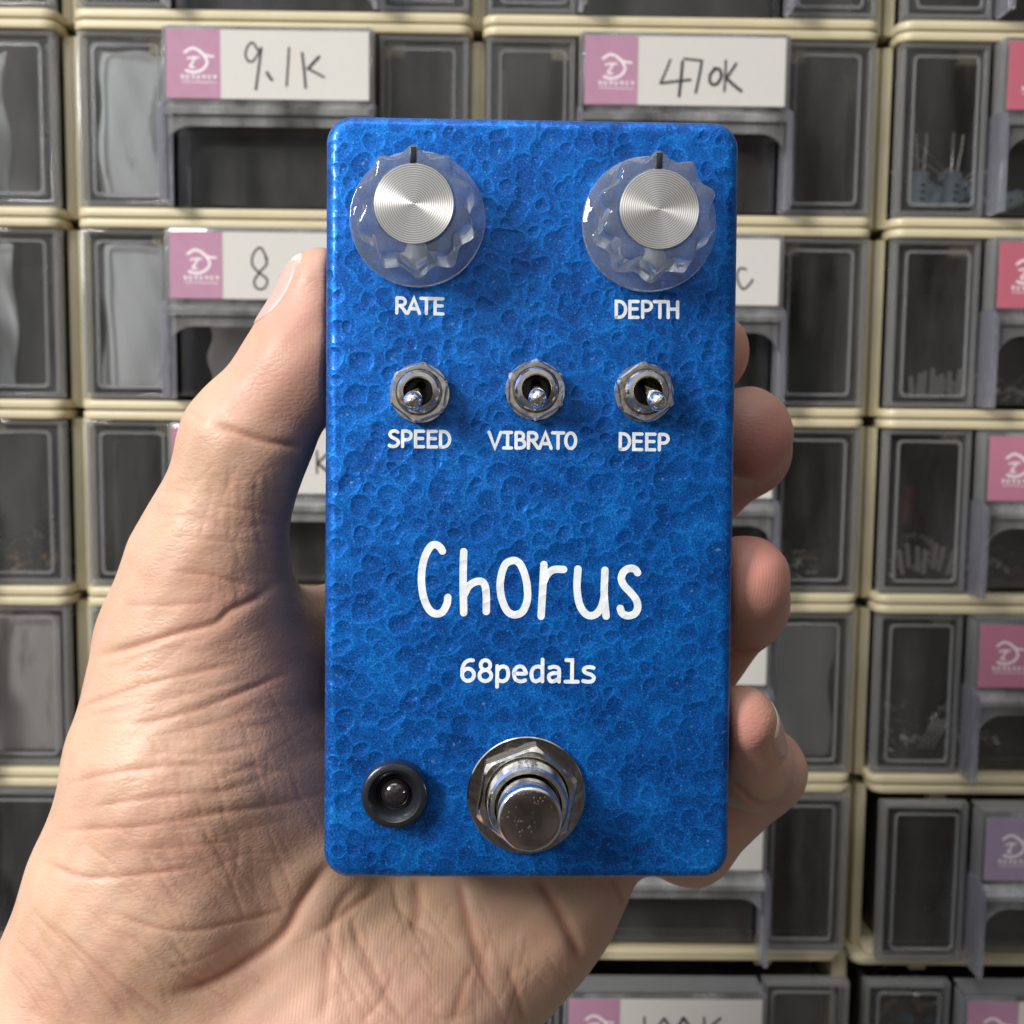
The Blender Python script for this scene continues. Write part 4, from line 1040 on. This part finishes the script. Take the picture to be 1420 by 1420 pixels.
for pts, dep, hw, red in CREASES:
    q = np.array([(p.x, p.y) for p in smooth_line([Vector(p) for p in pts], False, 5)])
    lo_, hi_ = q.min(0) - 45, q.max(0) + 45
    sel = np.where((U > lo_[0]) & (U < hi_[0]) & (Vv > lo_[1]) & (Vv < hi_[1]) & (face_on > 0))[0]
    if not len(sel): continue
    Pn = np.stack([U[sel], Vv[sel]], 1); best = np.full(len(sel), 1e9); par = np.zeros(len(sel))
    Ls = np.linalg.norm(np.diff(q, axis=0), axis=1); cum = np.concatenate([[0], np.cumsum(Ls)])
    for i in range(len(q) - 1):
        ab = q[i + 1] - q[i]; t = np.clip(((Pn - q[i]) @ ab) / max(ab @ ab, 1e-9), 0, 1)
        d = np.linalg.norm(Pn - (q[i] + t[:, None] * ab), axis=1); m = d < best
        best[m] = d[m]; par[m] = (cum[i] + t[m] * Ls[i]) / cum[-1]
    dm = best / ppm[sel]
    fade = np.clip(np.minimum(par + 0.02, 1.02 - par) * 6, 0.15, 1) * face_on[sel]
    g = np.exp(-(dm / hw) ** 2); shoulder = np.exp(-((dm - hw * 2.1) / (hw * 1.3)) ** 2)
    dep *= 0.46; hw *= 0.62 if hw < 1.0 else 0.72; g = np.exp(-(dm / hw) ** 2)
    disp[sel] += fade * (-dep * g + dep * 0.20 * shoulder)
    line[sel] = np.maximum(line[sel], fade * red * np.exp(-(dm / (hw * 0.75)) ** 2))
# gentle unevenness of the flesh
nz = sum(a * np.sin(co @ np.array(k) + p) for a, k, p in ((0.08, (0.21, 0.33, 0.12), 0.3), (0.05, (-0.35, 0.26, 0.2), 1.7), (0.05, (0.6, -0.42, 0.3), 0.9), (0.05, (0.9, 0.8, -0.5), 2.2)))
co = co + N * (disp + nz)[:, None]
def blob(u, v, r, s):
    return s * np.exp(-((U - u) ** 2 + (Vv - v) ** 2) / (r * r))
red = blob(415, 440, 75, 0.5) + blob(400, 560, 70, 0.30) + blob(1050, 800, 80, 0.7) + blob(1030, 1000, 55, 0.7) + blob(1060, 1080, 70, 0.3) + blob(1060, 640, 110, 0.85) + blob(1030, 480, 60, 0.4) + blob(380, 950, 110, 0.22) + blob(330, 1150, 130, 0.16) + blob(700, 1290, 60, 0.10) + blob(300, 820, 80, 0.20)
red = np.clip(red, 0, 0.8)
rid = np.clip(blob(480, 1360, 120, 1.0) + blob(640, 1330, 120, 0.9) + blob(420, 480, 70, 0.4) + blob(1060, 800, 60, 0.9), 0, 0.85)
Wd = view_to_world_np(co); ORG = view_to_world_np(pix(330, 1400, 214)[None])[0]
me.vertices.foreach_set('co', (Wd - ORG).ravel()); 
attr = me.attributes.new('pigment', 'FLOAT_COLOR', 'POINT')
attr.data.foreach_set('color', np.stack([red, np.clip(line, 0, 1), rid, np.ones(nv)], 1).ravel())
for p_ in me.polygons: p_.use_smooth = True
me.update(); me.name = 'person'
hand = link('person', me, M['skin']); hand.location = Vector(ORG)
tag(hand, 'bare left hand gripping the blue pedal from behind, thumb along its left edge', 'hand')

def nail(name, c, axis, out, la, lb, lift, tipfrac):
    """a fingernail laid on the finger's surface: c centre, axis towards the tip, out away from the nail bed"""
    a = axis / np.linalg.norm(axis); o_ = out - a * (out @ a); o_ /= np.linalg.norm(o_); b = np.cross(o_, a)
    nr, na = 10, 40; pts = []
    for i in range(nr + 1):
        for k in range(na):
            t = 2 * math.pi * k / na; ct, st = math.cos(t), math.sin(t)
            ex = 2 / 3.2
            pts.append((la * (i / nr) * math.copysign(abs(ct) ** ex, ct), lb * (i / nr) * math.copysign(abs(st) ** ex, st)))
    pts = np.array(pts)
    base = c + pts[:, :1] * a + pts[:, 1:] * b
    Pn = base + o_ * 9.0
    for _ in range(40):
        d = hand_sd(Pn); Pn = Pn - o_ * np.clip(d, -1, 1.5)[:, None] * 0.8
    rr = np.repeat(np.arange(nr + 1) / nr, na)
    # over the free edge the nail carries straight on instead of dropping round the fingertip
    hgt = (Pn - base) @ o_; hc = np.percentile(hgt, 80)
    hgt = np.maximum(hgt, hc - 2.4)
    Pn = base + o_ * (hgt + lift * (1 - 0.55 * rr ** 3))[:, None]
    vw = view_to_world_np(Pn); low = view_to_world_np(Pn[-na:] - o_ * 0.9)
    org = vw.mean(0); bm = bmesh.new()
    vs = [bm.verts.new(p - org) for p in vw]; lv = [bm.verts.new(p - org) for p in low]
    fs = []
    for i in range(1, nr):
        for k in range(na): fs.append(bm.faces.new((vs[i * na + k], vs[i * na + (k + 1) % na], vs[(i + 1) * na + (k + 1) % na], vs[(i + 1) * na + k])))
    bm.faces.new([vs[na + k] for k in range(na)][::-1])
    for k in range(na): bm.faces.new((vs[nr * na + k], vs[nr * na + (k + 1) % na], lv[(k + 1) % na], lv[k]))
    bmesh.ops.remove_doubles(bm, verts=[v for v in vs[:na]], dist=1e-7)
    for v in list(bm.verts):
        if not v.link_faces: bm.verts.remove(v)
    bmesh.ops.recalc_face_normals(bm, faces=bm.faces[:])
    mm_ = bpy.data.meshes.new(name); bm.to_mesh(mm_); bm.free()
    mm_.materials.append(M['nail']); mm_.materials.append(M['nailtip'])
    aw = VR @ a
    for p_ in mm_.polygons:
        p_.use_smooth = True
        if Vector(aw).dot(p_.center) > la * MM * tipfrac: p_.material_index = 1
    ob = bpy.data.objects.new(name, mm_); COL.objects.link(ob); ob.parent = hand
    ob.location = Vector(org) - hand.location
    return ob
nail('fingernail', pix(386, 401, 192), pix(405, 350, 193) - pix(363, 455, 193), np.array((-0.86, -0.36, -0.22)), 6.4, 4.8, 0.35, 0.74)
nail('fingernail', pix(1068, 1010, 194), pix(1028, 1000, 190.8) - pix(1038, 1066, 203), np.array((0.82, -0.12, 0.10)), 5.0, 4.2, 0.4, 0.70)
